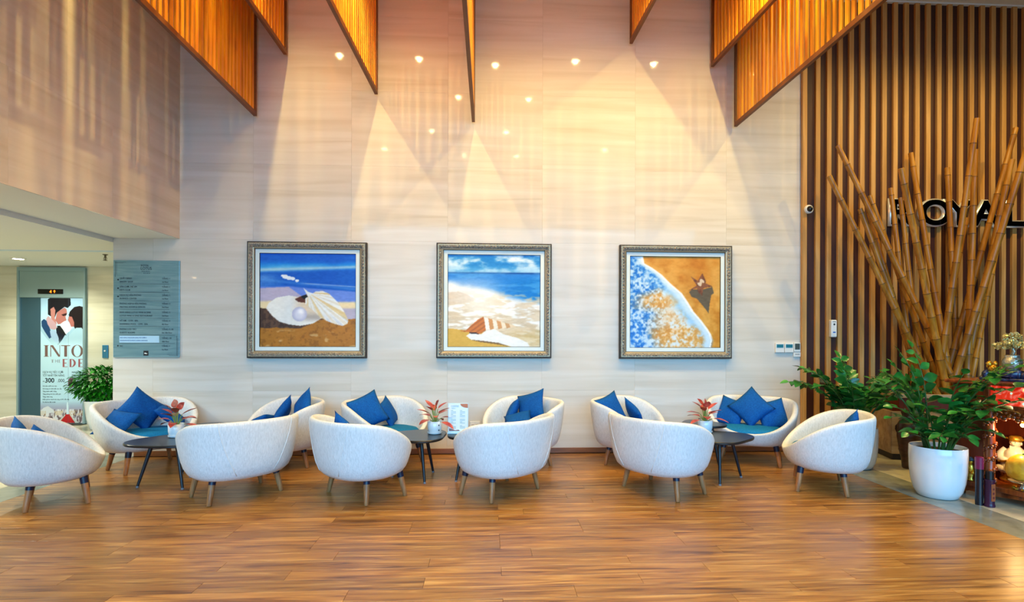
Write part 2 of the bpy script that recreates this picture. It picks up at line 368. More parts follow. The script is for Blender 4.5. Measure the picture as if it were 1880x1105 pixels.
def scallop():
    u, v = uvgrid(200, 200); n1 = fbm(u, v, 3, 14, 4, 1); n2 = fbm(u, v, 8, 8, 4, 2); n3 = fbm(u, v, 40, 40, 3, 3)
    im = np.zeros(u.shape + (3,)); im[:] = (18, 92, 205)
    im = mixc(im, ss(.07, .13, v + .05 * (n1 - .5)), (24, 132, 226)); im = mixc(im, ss(.1, .17, v + .06 * (n1 - .5)) * (1 - ss(.5, .95, u)), (88, 178, 232))
    im = mixc(im, np.exp(-((v - .165 - .04 * (.4 - u)) / .018) ** 2) * .65, (196, 214, 222))
    im = mixc(im, ss(.165, .21, v + .03 * (u - .4) + .03 * (n1 - .5)), (16, 88, 196))
    im = mixc(im, ss(.2, .26, v) * (1 - ss(.05, .3, u)) * n2 * 1.3, (90, 150, 224))
    im = mixc(im, np.exp(-((v - .3 - .1 * (u - .2)) / .015) ** 2) * .4, (90, 160, 230))
    edge = .385 - .1 * ss(.25, .35, u) * 0 + .0
    im = mixc(im, ss(.345, .365, v - .12 * np.maximum(u - .3, 0) * .6 + .02 * (n1 - .5)), (104, 136, 222))
    im = mixc(im, poly(u, v, [(0, .375), (.3, .36), (.45, .47), (.3, .5), (0, .56)]), (186, 176, 202))
    im = mixc(im, ss(.5, .53, v + .02 * (n2 - .5)), (238, 216, 170)); im = mixc(im, ss(.57, .6, v) * ss(.6, .8, u), (186, 176, 196))
    sand = .58 + .14 * ss(0, .4, u) * 0 + .0 * u
    top = np.where(u < .7, .585 + .02 * n2, .585 + .12)
    dune = v > np.where(u < .55, .59, .70) - .0 * u + .03 * (n2 - .5)
    im = mixc(im, dune, (168, 108, 28)); im = mixc(im, dune * (n2 * .8), (196, 128, 40)); im = mixc(im, dune * (n3 > .62) * .35, (110, 66, 14))
    dk = dune & (v < .80 + .05 * (n2 - .5) - .12 * ss(.35, .8, u)) & (u < .82)
    im = mixc(im, dk, (96, 68, 50)); im = mixc(im, dk * (n3 > .5) * .6, (56, 38, 30))
    for (a, b_, r) in ((.26, .25, .034), (.3, .265, .03), (.34, .27, .026), (.385, .292, .022), (.235, .24, .02)): im = mixc(im, ((u - a) ** 2 + ((v - b_) * 1.3) ** 2 < (r * (.7 + .6 * n2)) ** 2), (236, 238, 244))
    im = mixc(im, np.exp(-((v - .33 - .06 * (u - .6)) / .006) ** 2) * ss(.4, .5, u) * .6, (200, 210, 240))
    low = poly(u, v, [(.065, .59), (.09, .535), (.17, .475), (.3, .45), (.42, .47), (.5, .52), (.62, .68), (.63, .7), (.55, .75), (.42, .775), (.3, .76), (.2, .73), (.13, .67)])
    im = mixc(im, low, (238, 236, 230)); im = mixc(im, low * ss(.3, .46, u) * ss(.72, .6, v) * .7, (226, 196, 160)); im = mixc(im, low * ss(.6, .72, v) * ss(.75, .66, v) * ss(.3, .5, u) * .9, (150, 136, 128))
    im = mixc(im, poly(u, v, [(.36, .49), (.42, .46), (.5, .43), (.53, .5), (.48, .53), (.4, .52)]), (96, 44, 22)); im = mixc(im, poly(u, v, [(.42, .46), (.48, .44), (.51, .47), (.46, .49)]), (16, 12, 10))
    im = mixc(im, poly(u, v, [(.45, .37), (.5, .41), (.56, .43), (.5, .47)]), (238, 238, 236))
    up = poly(u, v, [(.47, .48), (.53, .44), (.58, .405), (.65, .4), (.72, .43), (.8, .51), (.87, .61), (.92, .71), (.91, .75), (.86, .775), (.78, .755), (.69, .72), (.6, .66), (.52, .58), (.47, .54)])
    ang = np.arctan2(v - .42, u - .5) ; rib = np.sin(ang * 38)
    im = mixc(im, up, (242, 240, 236)); im = mixc(im, up * (rib > .2) * .35, (206, 186, 150)); im = mixc(im, up * (np.sin(ang * 12 + 1) > .75) * .6, (226, 186, 104)); im = mixc(im, up * ss(.62, .74, v) * (rib < -.3) * .3, (150, 160, 190))
    d = np.hypot(u - .41, v - .65)
    im = mixc(im, d < .078, (222, 220, 234)); im = mixc(im, (d < .078) * ss(.03, .078, d) * .5, (160, 158, 190)); im = mixc(im, ss(.05, .0, np.hypot(u - .425, v - .62)), (255, 250, 252))
    im = mixc(im, (dune & ~low & ~up) * ss(.62, .75, fbm(u, v, 10, 16, 3, 9)) * ss(.8, .84, v) * .8, (214, 170, 110))
    return im
def conch():
    u, v = uvgrid(200, 200); n1 = fbm(u, v, 5, 30, 4, 4); n2 = fbm(u, v, 6, 9, 4, 5); n3 = fbm(u, v, 9, 34, 3, 6)
    im = np.zeros(u.shape + (3,)); im[:] = (34, 130, 206)
    nc = fbm(u, v, 7, 16, 5, 31); im = mixc(im, ss(.36, .74, nc + .12 * ss(0, .18, v)) * .95, (216, 234, 246)); im = mixc(im, ss(.62, .8, nc) * .6, (250, 252, 252)); im = mixc(im, ss(.1, .18, v) * .5, (120, 190, 232))
    sea = v > .195; im = mixc(im, sea, (44, 128, 216)); im = mixc(im, sea * ss(.4, .9, u) * ss(.2, .3, v), (12, 120, 206)); im = mixc(im, sea * (1 - ss(.2, .7, u)) * ss(.22, .3, v) * .6, (140, 180, 232))
    im = mixc(im, np.exp(-((v - .2) / .008) ** 2), (14, 62, 140)); im = mixc(im, sea * ss(.5, .7, n1) * .4 * (1 - ss(.4, .5, v)), (110, 180, 236))
    sh = .30 + .21 * ss(0, 1, u)
    im = mixc(im, ss(sh - .04, sh + .05, v + .05 * (n2 - .5)), (240, 238, 236))
    im = mixc(im, ss(.36, .5, v) * ss(.44, .6, n3) * .8, (222, 200, 166)); im = mixc(im, ss(.42, .6, v) * ss(.46, .6, n1) * .6, (206, 182, 148))
    im = mixc(im, ss(.5, .62, v) * ss(.48, .36, n3) * .8, (252, 248, 240))
    im = mixc(im, poly(u, v, [(0, .41), (.12, .4), (.2, .43), (.31, .49), (.2, .52), (0, .55)]) * .75, (218, 196, 170)); im = mixc(im, ss(.3, .42, u) * (np.exp(-((v - .495) / .02) ** 2)) * (u < .31) * .8, (150, 130, 120))
    im = mixc(im, np.exp(-(((u - .36) / .2) ** 2 + ((v - .52) / .17) ** 2)) * .6, (255, 252, 246))
    g = v > .8 + .06 * (u - .0) * 2 + .02 * (n2 - .5); im = mixc(im, g & (u < .7), (212, 166, 60)); im = mixc(im, (g & (u < .7)) * n2 * .7, (232, 186, 78)); im = mixc(im, ss(.72, .9, v) * ss(.55, .8, u) * n2 * .9, (206, 172, 100))
    im = mixc(im, poly(u, v, [(.2, .88), (.24, .85), (.36, .86), (.42, .82), (.5, .8), (.6, .86), (.75, .9), (.86, .95), (.89, 1), (.7, 1), (.55, .955), (.4, .935), (.25, .92)]), (240, 238, 234))
    im = mixc(im, poly(u, v, [(.2, .91), (.25, .92), (.4, .935), (.55, .955), (.66, .99), (.5, .965), (.35, .945)]), (120, 86, 40))
    sp = poly(u, v, [(.12, .825), (.2, .82), (.27, .75), (.33, .7), (.385, .67), (.4, .74), (.41, .82), (.34, .86), (.24, .84), (.18, .835)])
    im = mixc(im, sp, (206, 118, 36)); im = mixc(im, sp * (np.sin((u + v * 1.4) * 90) > .4) * .5, (150, 76, 20)); im = mixc(im, poly(u, v, [(.22, .845), (.3, .84), (.34, .86), (.26, .858)]), (40, 20, 10))
    for k, cc in enumerate([(244, 236, 224), (206, 146, 84), (240, 228, 208), (210, 150, 90), (236, 218, 190), (200, 150, 96), (230, 206, 170)]):
        a = .39 + .045 * k; im = mixc(im, poly(u, v, [(a, .675 + .012 * k), (a + .05, .69 + .012 * k), (a + .075, .80 - .004 * k), (a + .02, .82 - .004 * k)]), cc)
    return im
def starfish():
    u, v = uvgrid(200, 200); n1 = fbm(u, v, 6, 6, 4, 7); n2 = fbm(u, v, 26, 26, 3, 8); n4 = fbm(u, v, 3, 3, 3, 12)
    im = np.zeros(u.shape + (3,)); im[:] = (222, 162, 66); im = mixc(im, ss(.35, .7, n1), (196, 124, 14)); im = mixc(im, ss(.3, .9, u) * ss(.6, .1, v) * .6, (190, 112, 8)); im = mixc(im, ss(.55, .75, n4) * .5, (234, 192, 116))
    vs_ = np.array([0, .08, .13, .2, .3, .4, .5, .6, .7, .78, .85, .92, 1]); us_ = np.array([.13, .15, .24, .34, .44, .56, .63, .69, .78, .84, .885, .91, .895])
    n5 = fbm(u, v, 44, 44, 3, 15); nm = .55 * n2 + .45 * n5; e = np.interp(v, vs_, us_) + .012 * (n1 - .5); wv = u < e; di = e - u
    im = mixc(im, wv, (206, 228, 244)); im = mixc(im, wv * ss(.04, .12, di) * ss(.22, .1, di) * .7, (130, 190, 238)); im = mixc(im, wv * ss(.1, .3, di) * ss(.35, .6, nm), (224, 228, 234))
    blue = wv * ss(.46, .2, u + .25 * np.maximum(v - .3, 0) * (v < .5) + .12 * (n1 - .5)) * ss(.03, .1, di); im = mixc(im, blue * ss(.30, .62, nm + .1 * (.5 - n1)) * .95, (38, 124, 214)); im = mixc(im, blue * ss(.50, .72, n5) * .7, (20, 96, 196)); im = mixc(im, blue * ss(.46, .3, n5) * .55, (196, 220, 242))
    for (cu, cv, ru, rv, st_) in ((.27, .5, .25, .12, .95), (.6, .92, .36, .18, .9), (.42, .72, .26, .17, .5)):
        sd = wv * ss(.05, .12, di) * ss(1.25, .55, np.hypot((u - cu) / ru, (v - cv) / rv) + .9 * (n1 - .5)); im = mixc(im, sd * ss(.30, .56, nm) * st_, (222, 162, 72)); im = mixc(im, sd * ss(.52, .40, n5) * .45, (236, 226, 214)); im = mixc(im, sd * ss(.56, .7, n5) * .4, (190, 124, 50))
    im = mixc(im, (np.abs(di) < .02) * ss(.02, .006, np.abs(di)), (250, 250, 250)); im = mixc(im, (u > e) * ss(.03, .0, u - e) * ss(.85, .95, v) * .8, (130, 100, 50))
    im = mixc(im, poly(u, v, [(.655, .39), (.68, .36), (.8, .36), (.91, .33), (.93, .4), (.9, .42), (.885, .5), (.87, .62), (.85, .59), (.8, .53), (.74, .46), (.68, .44)]), (98, 84, 60))
    st = poly(u, v, [(.645, .375), (.74, .315), (.67, .215), (.75, .265), (.8, .18), (.84, .27), (.835, .29), (.915, .325), (.81, .345), (.8, .43), (.755, .39), (.74, .345)])
    im = mixc(im, st, (138, 84, 46)); im = mixc(im, st * ss(.4, .6, n2) * .7, (96, 50, 24)); im = mixc(im, (np.hypot(u - .785, v - .285) < .04) & (n2 > .46), (214, 190, 160))
    return im

def frame(label, x0, x1, z0, z1, im):
    cx, cz = (x0 + x1) / 2, (z0 + z1) / 2; W, H = (x1 - x0) / 2, (z1 - z0) / 2
    t = thing('framed_painting', label, 'painting', (cx, D, cz))
    prof = [(0, 0, 2), (0, -.05, 2), (.006, -.056, 2), (.012, -.056, 0), (.02, -.066, 1), (.028, -.066, 0), (.05, -.060, 0), (.064, -.05, 1), (.074, -.046, 1), (.08, -.036, 2), (.084, -.036, 2), (.084, 0, 2)]
    def side(ax):
        b = MB(); vs = []
        for (i, y, _) in prof:
            if ax == 0: vs += [(-W + i, y, H - i), (W - i, y, H - i)]
            if ax == 1: vs += [(W - i, y, -H + i), (-W + i, y, -H + i)]
            if ax == 2: vs += [(-W + i, y, -H + i), (-W + i, y, H - i)]
            if ax == 3: vs += [(W - i, y, H - i), (W - i, y, -H + i)]
        for k in range(len(prof) - 1): b.add([vs[2 * k], vs[2 * k + 1], vs[2 * k + 3], vs[2 * k + 2]], [(0, 1, 2, 3)], prof[k][2])
        # raised beads along the broad moulding
        a, c = Vector(vs[12]), Vector(vs[13]); n = 34
        for k in range(n):
            p = a.lerp(c, (k + .5) / n); q = Vector(vs[10]).lerp(Vector(vs[11]), (k + .5) / n); p = p.lerp(q, .5)
            b.ball(p + Vector((0, -.001, 0)), .013, 6, 4, 0, (1, .55, 1))
        return b
    for k in range(4):
        o = obj('frame_rail', side(k), [M_silver, M_champ, M_edge], t)
    b = MB(); i, j = .084, .128
    for (xa, xb, za, zb) in ((-W + i, W - i, H - j, H - i), (-W + i, W - i, -H + i, -H + j), (-W + i, -W + j, -H + j, H - j), (W - j, W - i, -H + j, H - j)): b.box(xa, xb, -.026, -.004, za, zb)
    obj('liner', b, M_liner, t)
    b = MB()
    for (xa, xb, za, zb) in ((-W + j, W - j, H - j - .005, H - j), (-W + j, W - j, -H + j, -H + j + .005), (-W + j, -W + j + .005, -H + j, H - j), (W - j - .005, W - j, -H + j, H - j)): b.box(xa, xb, -.022, -.004, za, zb)
    obj('inner_fillet', b, M_edge, t)
    picture('canvas', im, 2 * (W - .128), 2 * (H - .128), M_canvas, t, (0, -.012, 0))
frame('framed painting of an open scallop shell with a pearl on sand', -2.768, -1.414, 1.127, 2.467, scallop())
frame('framed painting of a conch shell in foaming surf under clouds', -.610, .741, 1.129, 2.476, conch())
frame('framed painting of a starfish on golden sand beside a blue wave', 1.556, 2.920, 1.124, 2.478, starfish())

# ------------------------------------------------------------------ lettering
def text(b, s, x, z, size, y=0, align='LEFT', depth=.0006, offset=0., mat_=0, squeeze=1., space=1.):
    c = bpy.data.curves.new('t', 'FONT'); c.body = s; c.size = size; c.align_x = align; c.extrude = depth; c.offset = offset; c.space_character = space; c.resolution_u = 3
    o = bpy.data.objects.new('t', c); COL.objects.link(o); bpy.context.view_layer.update()
    me = bpy.data.meshes.new_from_object(o.evaluated_get(bpy.context.evaluated_depsgraph_get()))
    b.add([(x + v.co.x * squeeze, y - v.co.z, z + v.co.y) for v in me.vertices], [list(p.vertices) for p in me.polygons], mat_)
    bpy.data.objects.remove(o); bpy.data.curves.remove(c); bpy.data.meshes.remove(me)

# directory plaque
t = thing('directory_sign', 'brushed steel floor directory plaque with dark lettering on the wall by the lift', 'sign', (-3.9, D, 1.685))
m = MB(); m.bbox(-.366, .366, -.018, -.001, -.553, .553, .003); obj('plate', m, M_plaque, t)
PXS = .732 / 673; PZS = 1.106 / 985
def sx(x): return (x - 388.5) * PXS
def sz(y): return (537.5 - y) * PZS
b = MB()
def T(s, x, y, size=.026, **k): text(b, s, sx(x), sz(y), size, -.0187, **k)
T('ROYAL', 330, 105, .030, squeeze=.95); T('LOTUS', 328, 140, .050, squeeze=.8)
for k in range(4): T('*', 358 + k * 18, 186, .028)
T('HOTEL DANANG', 338, 158, .012)
for y, l1, l2, r1, r2 in [(236, 'QUẦY BÁNH', 'BAKERY SHOP', 'TẦNG 1', '1st Floor'), (320, 'SÂN CHƠI TRẺ EM', "KID'S CLUB", 'TẦNG 1', '1st Floor'), (406, 'DỊCH VỤ VĂN PHÒNG', 'BUSINESS CENTER', 'TẦNG 1', '1st Floor'),
        (492, 'PHÒNG HỌP & VĂN PHÒNG', 'MEETING ROOM & OFFICES', 'TẦNG 2', '2nd Floor'), (580, 'NHÀ HÀNG LOTUS WINE & DINE', 'LOTUS WINE & DINE RESTAURANT', 'TẦNG 3', '3rd Floor'),
        (666, 'HỒ BƠI - GYM - SPA', 'SWIMMING POOL - GYM - SPA', 'TẦNG 4', '4th Floor'), (752, 'PHÒNG LƯU TRÚ', "GUESTS' ROOMS", 'TẦNG 5-18', '5th-18th Floor'), (842, None, None, 'TẦNG 18', '18th Floor'), (922, 'WC', None, 'TẦNG 1', '1st Floor')]:
    if l1: T(l1, 117, y, squeeze=.88)
    if l2: T(l2, 117, y + 34, squeeze=.88)
    T(r1, 545, y); T(r2, 545, y + 34, .024, squeeze=.8)
for y in (284, 368, 455, 541, 630, 716, 803, 886): b.box(sx(117), sx(620 if y < 780 else 678), -.0194, -.018, sz(y + 1.5), sz(y - 1))
for (xa, xb, ya, yb) in ((70, 180, 62, 64), (70, 155, 72, 74), (71, 73, 55, 215), (84, 86, 55, 190), (600, 712, 1000, 1002), (620, 712, 1010, 1012), (696, 698, 810, 1010), (708, 710, 830, 1010)): b.box(sx(xa), sx(xb), -.0194, -.018, sz(yb), sz(ya))
for y in (242, 329, 412, 912): b.lathe([(.0001, 0), (.009, 0), (.009, .0015), (.0001, .0015)], 12, M=Matrix.Translation((sx(101), -.018, sz(y))) @ Matrix.Rotation(PI / 2, 4, 'X'))
obj('lettering', b, M_ink, t)
m = MB(); m.box(sx(116), sx(519), -.0195, -.018, sz(880), sz(810)); o = obj('sticker', m, mat('pale_blue_sticker', (176, 214, 240), .5), t)
b = MB(); T('NHÀ HÀNG PANORAMA (BAR) HẢI DƯƠNG', 122, 836, .018, squeeze=.82); T('PANORAMA RESTAURANT & BEING DERMANO', 122, 864, .018, squeeze=.8)
b2 = MB(); b2.v = [(x, y - .0012, z) for x, y, z in b.v]; b2.f = b.f; b2.m = b.m; obj('sticker_lettering', b2, mat('blue_ink', (40, 90, 160), .6), o)
m = MB(); m.box(sx(360), sx(410), -.0195, -.018, sz(1012), sz(962)); o = obj('emblem', m, mat('black_ink', (10, 14, 24), .5), t)
m = MB(); m.ball((sx(378), -.020, sz(988)), .009, 8, 5, 0, (1.3, .1, .8)); m.ball((sx(390), -.020, sz(991)), .008, 8, 5, 0, (1.3, .1, .6)); obj('emblem_figure', m, mat('white_ink', (236, 240, 244), .5), o)

# ROYAL letters on the slats
t = thing('letter_sign', 'large polished ROYAL letters with silver outlines mounted on the slatted wall', 'sign', (4.86, D - .046, 2.765))
M_mirror = mat('black_mirror', (30, 42, 52), .06, metal=1); M_chrome = mat('chrome_edge', (236, 238, 240), .25, metal=.6)
cs = [('R', -.02), ('O', .365), ('Y', .725), ('A', 1.05), ('L', 1.45)]
for ch, x in cs:
    c = bpy.data.curves.new('t', 'FONT'); c.body = ch; c.size = .415; c.extrude = .010; c.offset = .012; c.bevel_depth = .016; c.bevel_resolution = 0; c.resolution_u = 8
    o = bpy.data.objects.new('t', c); COL.objects.link(o); bpy.context.view_layer.update()
    me = bpy.data.meshes.new_from_object(o.evaluated_get(bpy.context.evaluated_depsgraph_get())); bpy.data.objects.remove(o)
    me.name = 'letter'; me.transform(Matrix.Rotation(PI / 2, 4, 'X') @ Matrix.Diagonal((1.2, 1, 1, 1))); me.materials.clear(); me.materials.append(M_mirror); me.materials.append(M_chrome)
    for p in me.polygons: p.material_index = 0 if p.normal.y < -.95 else 1
    obj('letter', me, None, t, (x, -.028, 0))
    m = MB(); m.tube([(x + .1, -.004, .1), (x + .1, .012, .1)], .008); 

# ------------------------------------------------------------------ lift
def poster():
    u, v = uvgrid(168, 480); n = fbm(u, v, 5, 12, 4, 21); n2 = fbm(u, v, 22, 50, 3, 22); n3 = fbm(u, v, 40, 30, 2, 23)
    im = np.zeros(u.shape + (3,)); im[:] = (176, 214, 230)
    im = mixc(im, ss(.25, .0, v), (150, 186, 212)); px = u * 80; py = v * 228         # photograph pixels
    def P(pts, c, soft=None):
        nonlocal im; im = mixc(im, poly(px, py, pts), c)
    P([(0, 46), (3, 42), (11, 38), (22, 56), (34, 66), (44, 62), (55, 58), (64, 52), (72, 60), (80, 56), (80, 76), (50, 82), (32, 92), (22, 86), (8, 70), (0, 60)], (150, 186, 206))
    P([(1, 42), (6, 38), (12, 42), (18, 58), (22, 70), (16, 74), (8, 62), (2, 52)], (24, 60, 100))
    P([(28, 54), (42, 50), (46, 66), (40, 76), (32, 86), (30, 70)], (12, 20, 36))
    P([(13, 2), (17, 0), (55, 0), (56, 12), (50, 18), (44, 16), (36, 22), (30, 26), (26, 36), (20, 34), (13, 30)], (16, 16, 24)); P([(18, 20), (24, 16), (27, 22), (26, 36), (30, 48), (24, 46), (19, 36)], (168, 112, 104))
    P([(30, 26), (36, 22), (44, 17), (48, 20), (49, 28), (46, 34), (48, 40), (40, 46), (32, 48), (27, 40)], (156, 98, 92)); P([(38, 30), (48, 27), (48, 31), (42, 33)], (48, 24, 26))
    P([(10, 38), (14, 32), (20, 38), (28, 46), (30, 54), (26, 58), (18, 56), (13, 48)], (174, 142, 150))
    P([(36, 52), (38, 46), (44, 42), (52, 44), (58, 52), (54, 60), (46, 66), (40, 58)], (232, 240, 240)); P([(30, 50), (36, 50), (42, 58), (48, 68), (40, 66), (33, 60)], (14, 18, 22))
    P([(52, 30), (54, 24), (62, 16), (72, 14), (80, 16), (80, 56), (72, 58), (64, 56), (58, 46), (53, 38)], (22, 14, 18)); P([(52, 33), (58, 34), (62, 44), (62, 52), (56, 52), (53, 44), (50, 40)], (160, 96, 88))
    P([(58, 62), (66, 54), (76, 54), (80, 60), (80, 84), (54, 84), (46, 76)], (158, 192, 208)); P([(17, 60), (27, 58), (33, 72), (34, 84), (26, 80), (19, 70)], (150, 178, 206))
    im = mixc(im, ss(70, 92, py) * ss(330, 92, py) * (py < 190), (186, 222, 236))
    br = (112, 84, 78)
    # INTO
    P([(8, 86), (13, 86), (13, 107), (8, 107)], br); P([(6, 86), (15, 86), (15, 87), (6, 87)], br); P([(6, 106), (15, 106), (15, 107), (6, 107)], br)
    P([(18, 86), (19.2, 86), (19.2, 107), (18, 107)], br); P([(18, 86), (23, 86), (36, 105), (36, 107), (33, 107)], br); P([(35, 86), (36.2, 86), (36.2, 107), (35, 107)], br)
    P([(44, 86), (49, 86), (49, 107), (44, 107)], br); P([(38, 86), (55, 86), (55, 87.2), (38, 87.2)], br)
    e = np.hypot((px - 68) / 11, (py - 96.5) / 11.2); im = mixc(im, (e < 1) & (np.hypot((px - 68) / 6.5, (py - 96.5) / 10.4) > 1), br)
    # THE EDEN (cut off by the door frame)
    rd = (150, 84, 88)
    for (a, b_, c, d) in ((21, 112, 23, 118), (19, 112, 25, 112.8), (27, 112, 28.2, 118), (31, 112, 32.2, 118), (27, 114.6, 32, 115.4), (34, 112, 35.2, 118), (34, 112, 37, 112.8), (34, 114.8, 37, 115.4), (34, 117.2, 37, 118)): P([(a, b_), (c, b_), (c, d), (a, d)], (140, 150, 160))
    for x0 in (41, 70):
        P([(x0, 111), (x0 + 3.4, 111), (x0 + 3.4, 126), (x0, 126)], rd); P([(x0, 111), (x0 + 9, 111), (x0 + 9, 112), (x0, 112)], rd); P([(x0, 118), (x0 + 7, 118), (x0 + 7, 119), (x0, 119)], rd); P([(x0, 125), (x0 + 9, 125), (x0 + 9, 126), (x0, 126)], rd)
    P([(54, 111), (57.4, 111), (57.4, 126), (54, 126)], rd); e1 = np.hypot((px - 57) / 8.5, (py - 118.5) / 7.5); im = mixc(im, (e1 < 1) & (np.hypot((px - 56.5) / 5, (py - 118.5) / 6.7) > 1) & (px > 57), rd)
    # flowers, terrace and red carpet
    im = mixc(im, ss(184, 206, py) * .75, (150, 140, 168)); im = mixc(im, ss(200, 208, py) * n2 * 1.2, (226, 214, 206)); dk = (py > 203) & (n3 > .52); im = mixc(im, dk * .8, (92, 68, 70)); im = mixc(im, (py > 203) & (n3 < .36), (226, 224, 226))
    P([(0, 206), (6, 200), (14, 197), (24, 204), (24, 209), (0, 212)], (214, 218, 222)); im = mixc(im, (py > 206) & (py < 214) & (np.sin(px * 2.2) > .2) & (n > .4), (206, 178, 118))
    P([(49, 190), (52, 190), (53, 214), (48, 214)], (214, 236, 246)); P([(47, 212), (54, 212), (64, 228), (34, 228)], (196, 22, 30)); P([(44, 214), (47, 213), (34, 228), (29, 228)], (206, 206, 196)); P([(54, 213), (57, 214), (72, 228), (65, 228)], (206, 206, 196))
    e = np.hypot((px - 58) / 8, (py - 154) / 9); im = mixc(im, (e < .7 + .5 * n2), (120, 60, 90)); im = mixc(im, (e < .5 + .4 * n3), (70, 30, 50)); e = np.hypot((px - 68) / 9, (py - 162) / 7); im = mixc(im, (e < .6 + .5 * n2), (44, 90, 74))
    im = mixc(im, np.abs((py - 178) - (px - 66) * 1.2) < 1.2, (130, 110, 150)) if False else im
    im = mixc(im, (np.abs(px - 51.5) < .5) * .35, (90, 120, 140))
    return im
t = thing('elevator', 'steel lift entrance with a wedding poster covering its right door panel', 'elevator', (-6.72, 8.79, 0))
m = MB()
for (xa, xb, za, zb, y0) in ((-.505, -.475, 0, 2.42, -.05), (.47, .50, 0, 2.42, -.05), (-.475, .47, 2.36, 2.42, -.05)): m.bbox(xa, xb, y0, 0, za, zb, .003)
obj('door_frame', m, M_steel, t)
m = MB(); m.bbox(-.475, .47, -.04, 0, 1.955, 2.36, .003); hp = obj('header_panel', m, M_steel, t)
m = MB(); m.bbox(-.195, .175, -.05, -.039, 2.01, 2.085, .003); ind = obj('floor_indicator', m, mat('black_glass', (8, 8, 10), .1), t)
M_led = mat('amber_led', (255, 120, 20), emit=(255, 110, 16), es=4)
b = MB(); text(b, '4', -.02, 2.025, .062, -.0505, offset=.001)
b.box(.048, .056, -.0512, -.0505, 2.026, 2.05); b.add([(.034, -.051, 2.048), (.07, -.051, 2.048), (.052, -.051, 2.072)], [(0, 1, 2)]); obj('display_digits', b, M_led, ind)
m = MB(); m.bbox(-.475, -.172, -.02, 0, .015, 1.955, .002); obj('door_panel', m, M_steeld, t)
m = MB(); m.bbox(-.170, .47, -.024, 0, .015, 1.955, .002); dp = obj('door_panel', m, M_steel, t)
picture('poster', poster(), .636, 1.925, M_print, dp, (.151, -.026, .985))
b = MB(); z0 = 1.9475
def pt(s, x, y, size, **k): text(b, s, -.167 + x * .00795, z0 - y * .00844, size, -.0266, **k)
pt('DỊCH VỤ TIỆC CƯỚI', 4, 137, .045, squeeze=.72); pt('TỐT NHẤT ĐÀ NẴNG', 4, 143, .045, squeeze=.72); pt('chỉ', 4, 153, .03, squeeze=.7)
pt('300', 8, 154, .098, offset=.0022, squeeze=.95); pt('.000', 31, 153.5, .075, squeeze=.85)
for k, s in enumerate(['INDULGE IN A', 'DREAMY WED', 'FROM', 'VND 300.000']): pt(s, 58, 137 + k * 5.6, .04, squeeze=.7)
for k, s in enumerate(['Gói tiệc cưới trọn vẹn', 'Gói trang trí sảnh tiệc cao cấp', 'Tặng bánh cưới 3 tầng', 'Tặng phòng tân hôn miễn phí', 'Tặng rượu vang', 'Miễn phí âm thanh ánh sáng và MC dẫn tiệc', 'Ưu đãi khi đặt trước']): pt(s, 4, 161.5 + k * 4.9, .026, squeeze=.85)
b.v = [v for v in b.v]; obj('poster_lettering', b, M_ink, dp)
m = MB(); m.box(-.5, .5, -.12, 0, 0, .012); obj('threshold', m, mat('dark_sill', (60, 66, 60), .3, metal=.6), t)
t = thing('call_button_plate', 'small blue steel lift call button plate on the lobby wall', 'switch', (-5.94, 8.788, 1.125))
m = MB(); m.bbox(-.042, .042, -.016, 0, -.1, .1, .004); obj('plate', m, mat('blue_steel', (70, 140, 180), .3, metal=.7), t)
m = MB(); m.lathe([(.0001, 0), (.012, 0), (.014, .004), (.014, .01)], 14, M=Matrix.Translation((0, -.024, .01)) @ Matrix.Rotation(-PI / 2, 4, 'X')); obj('button', m, M_plastic, t)
# lobby lamps
for (x, y, lab) in ((-6.51, 7.9, 'round white recessed lamp in the lobby ceiling before the lift'), (-5.3, 5.2, 'round white recessed lamp in the lobby ceiling behind the soffit edge'), (-6.6, 5.2, 'round white recessed lamp in the lobby ceiling, farther left'), (-5.4, 2.6, 'round white recessed lamp in the lobby ceiling nearest the entrance')):
    t = thing('lobby_downlight', lab, 'light', (x, y, 2.443)); obj('trim_ring', dl_ring, M_plastic, t); obj('lamp_lens', dl_dif, M_bulbc, t)
    l = lamp('lobby_lamp', 'SPOT', (0, 0, -.03), 150, (.95, 1, .84), spot_size=math.radians(150), spot_blend=.6, shadow_soft_size=.07); l.parent = t
t = thing('fire_sprinkler', 'small pendant fire sprinkler on the lobby ceiling by the wall corner', 'sprinkler', (-5.03, 7.43, 2.443))
m = MB(); m.lathe([(.03, 0), (.03, -.008), (.012, -.012), (.012, -.04), (.006, -.05), (.006, -.075), (.026, -.078), (.026, -.082), (.0001, -.083)], 12); obj('sprinkler_body', m, mat('dull_brass', (110, 100, 80), .4, metal=.7), t)
m = MB(); m.tube([(-.016, 0, -.04), (-.02, 0, -.06), (-.008, 0, -.08)], .003, 6); m.tube([(.016, 0, -.04), (.02, 0, -.06), (.008, 0, -.08)], .003, 6); obj('yoke', m, MATS['dull_brass'], t)

# ------------------------------------------------------------------ wall fittings
def thermostat(lab, x0, x1, z0, z1, scr, band):
    t = thing('thermostat', lab, 'thermostat', ((x0 + x1) / 2, D, (z0 + z1) / 2), 0, 'room thermostats'); W, H = (x1 - x0) / 2, (z1 - z0) / 2
    m = MB(); m.bbox(-W, W, -.025, 0, -H, H, .005); obj('housing', m, M_plastic, t)
    m = MB(); m.bbox(-W * .78, W * .74, -.028, -.024, H * scr[0], H * scr[1], .001); obj('screen', m, M_screen if band else mat('grey_screen', (70, 84, 84), .2), t)
    return t
thermostat('leftmost of the three beige wall thermostats, teal screen', 3.475, 3.583, 1.197, 1.311, (.05, .75), True)
thermostat('middle of the three beige wall thermostats, between its neighbours', 3.590, 3.700, 1.197, 1.311, (.05, .75), True)
t = thermostat('rightmost wall thermostat, taller grey screen above a small label', 3.706, 3.786, 1.206, 1.318, (-.5, .8), False)
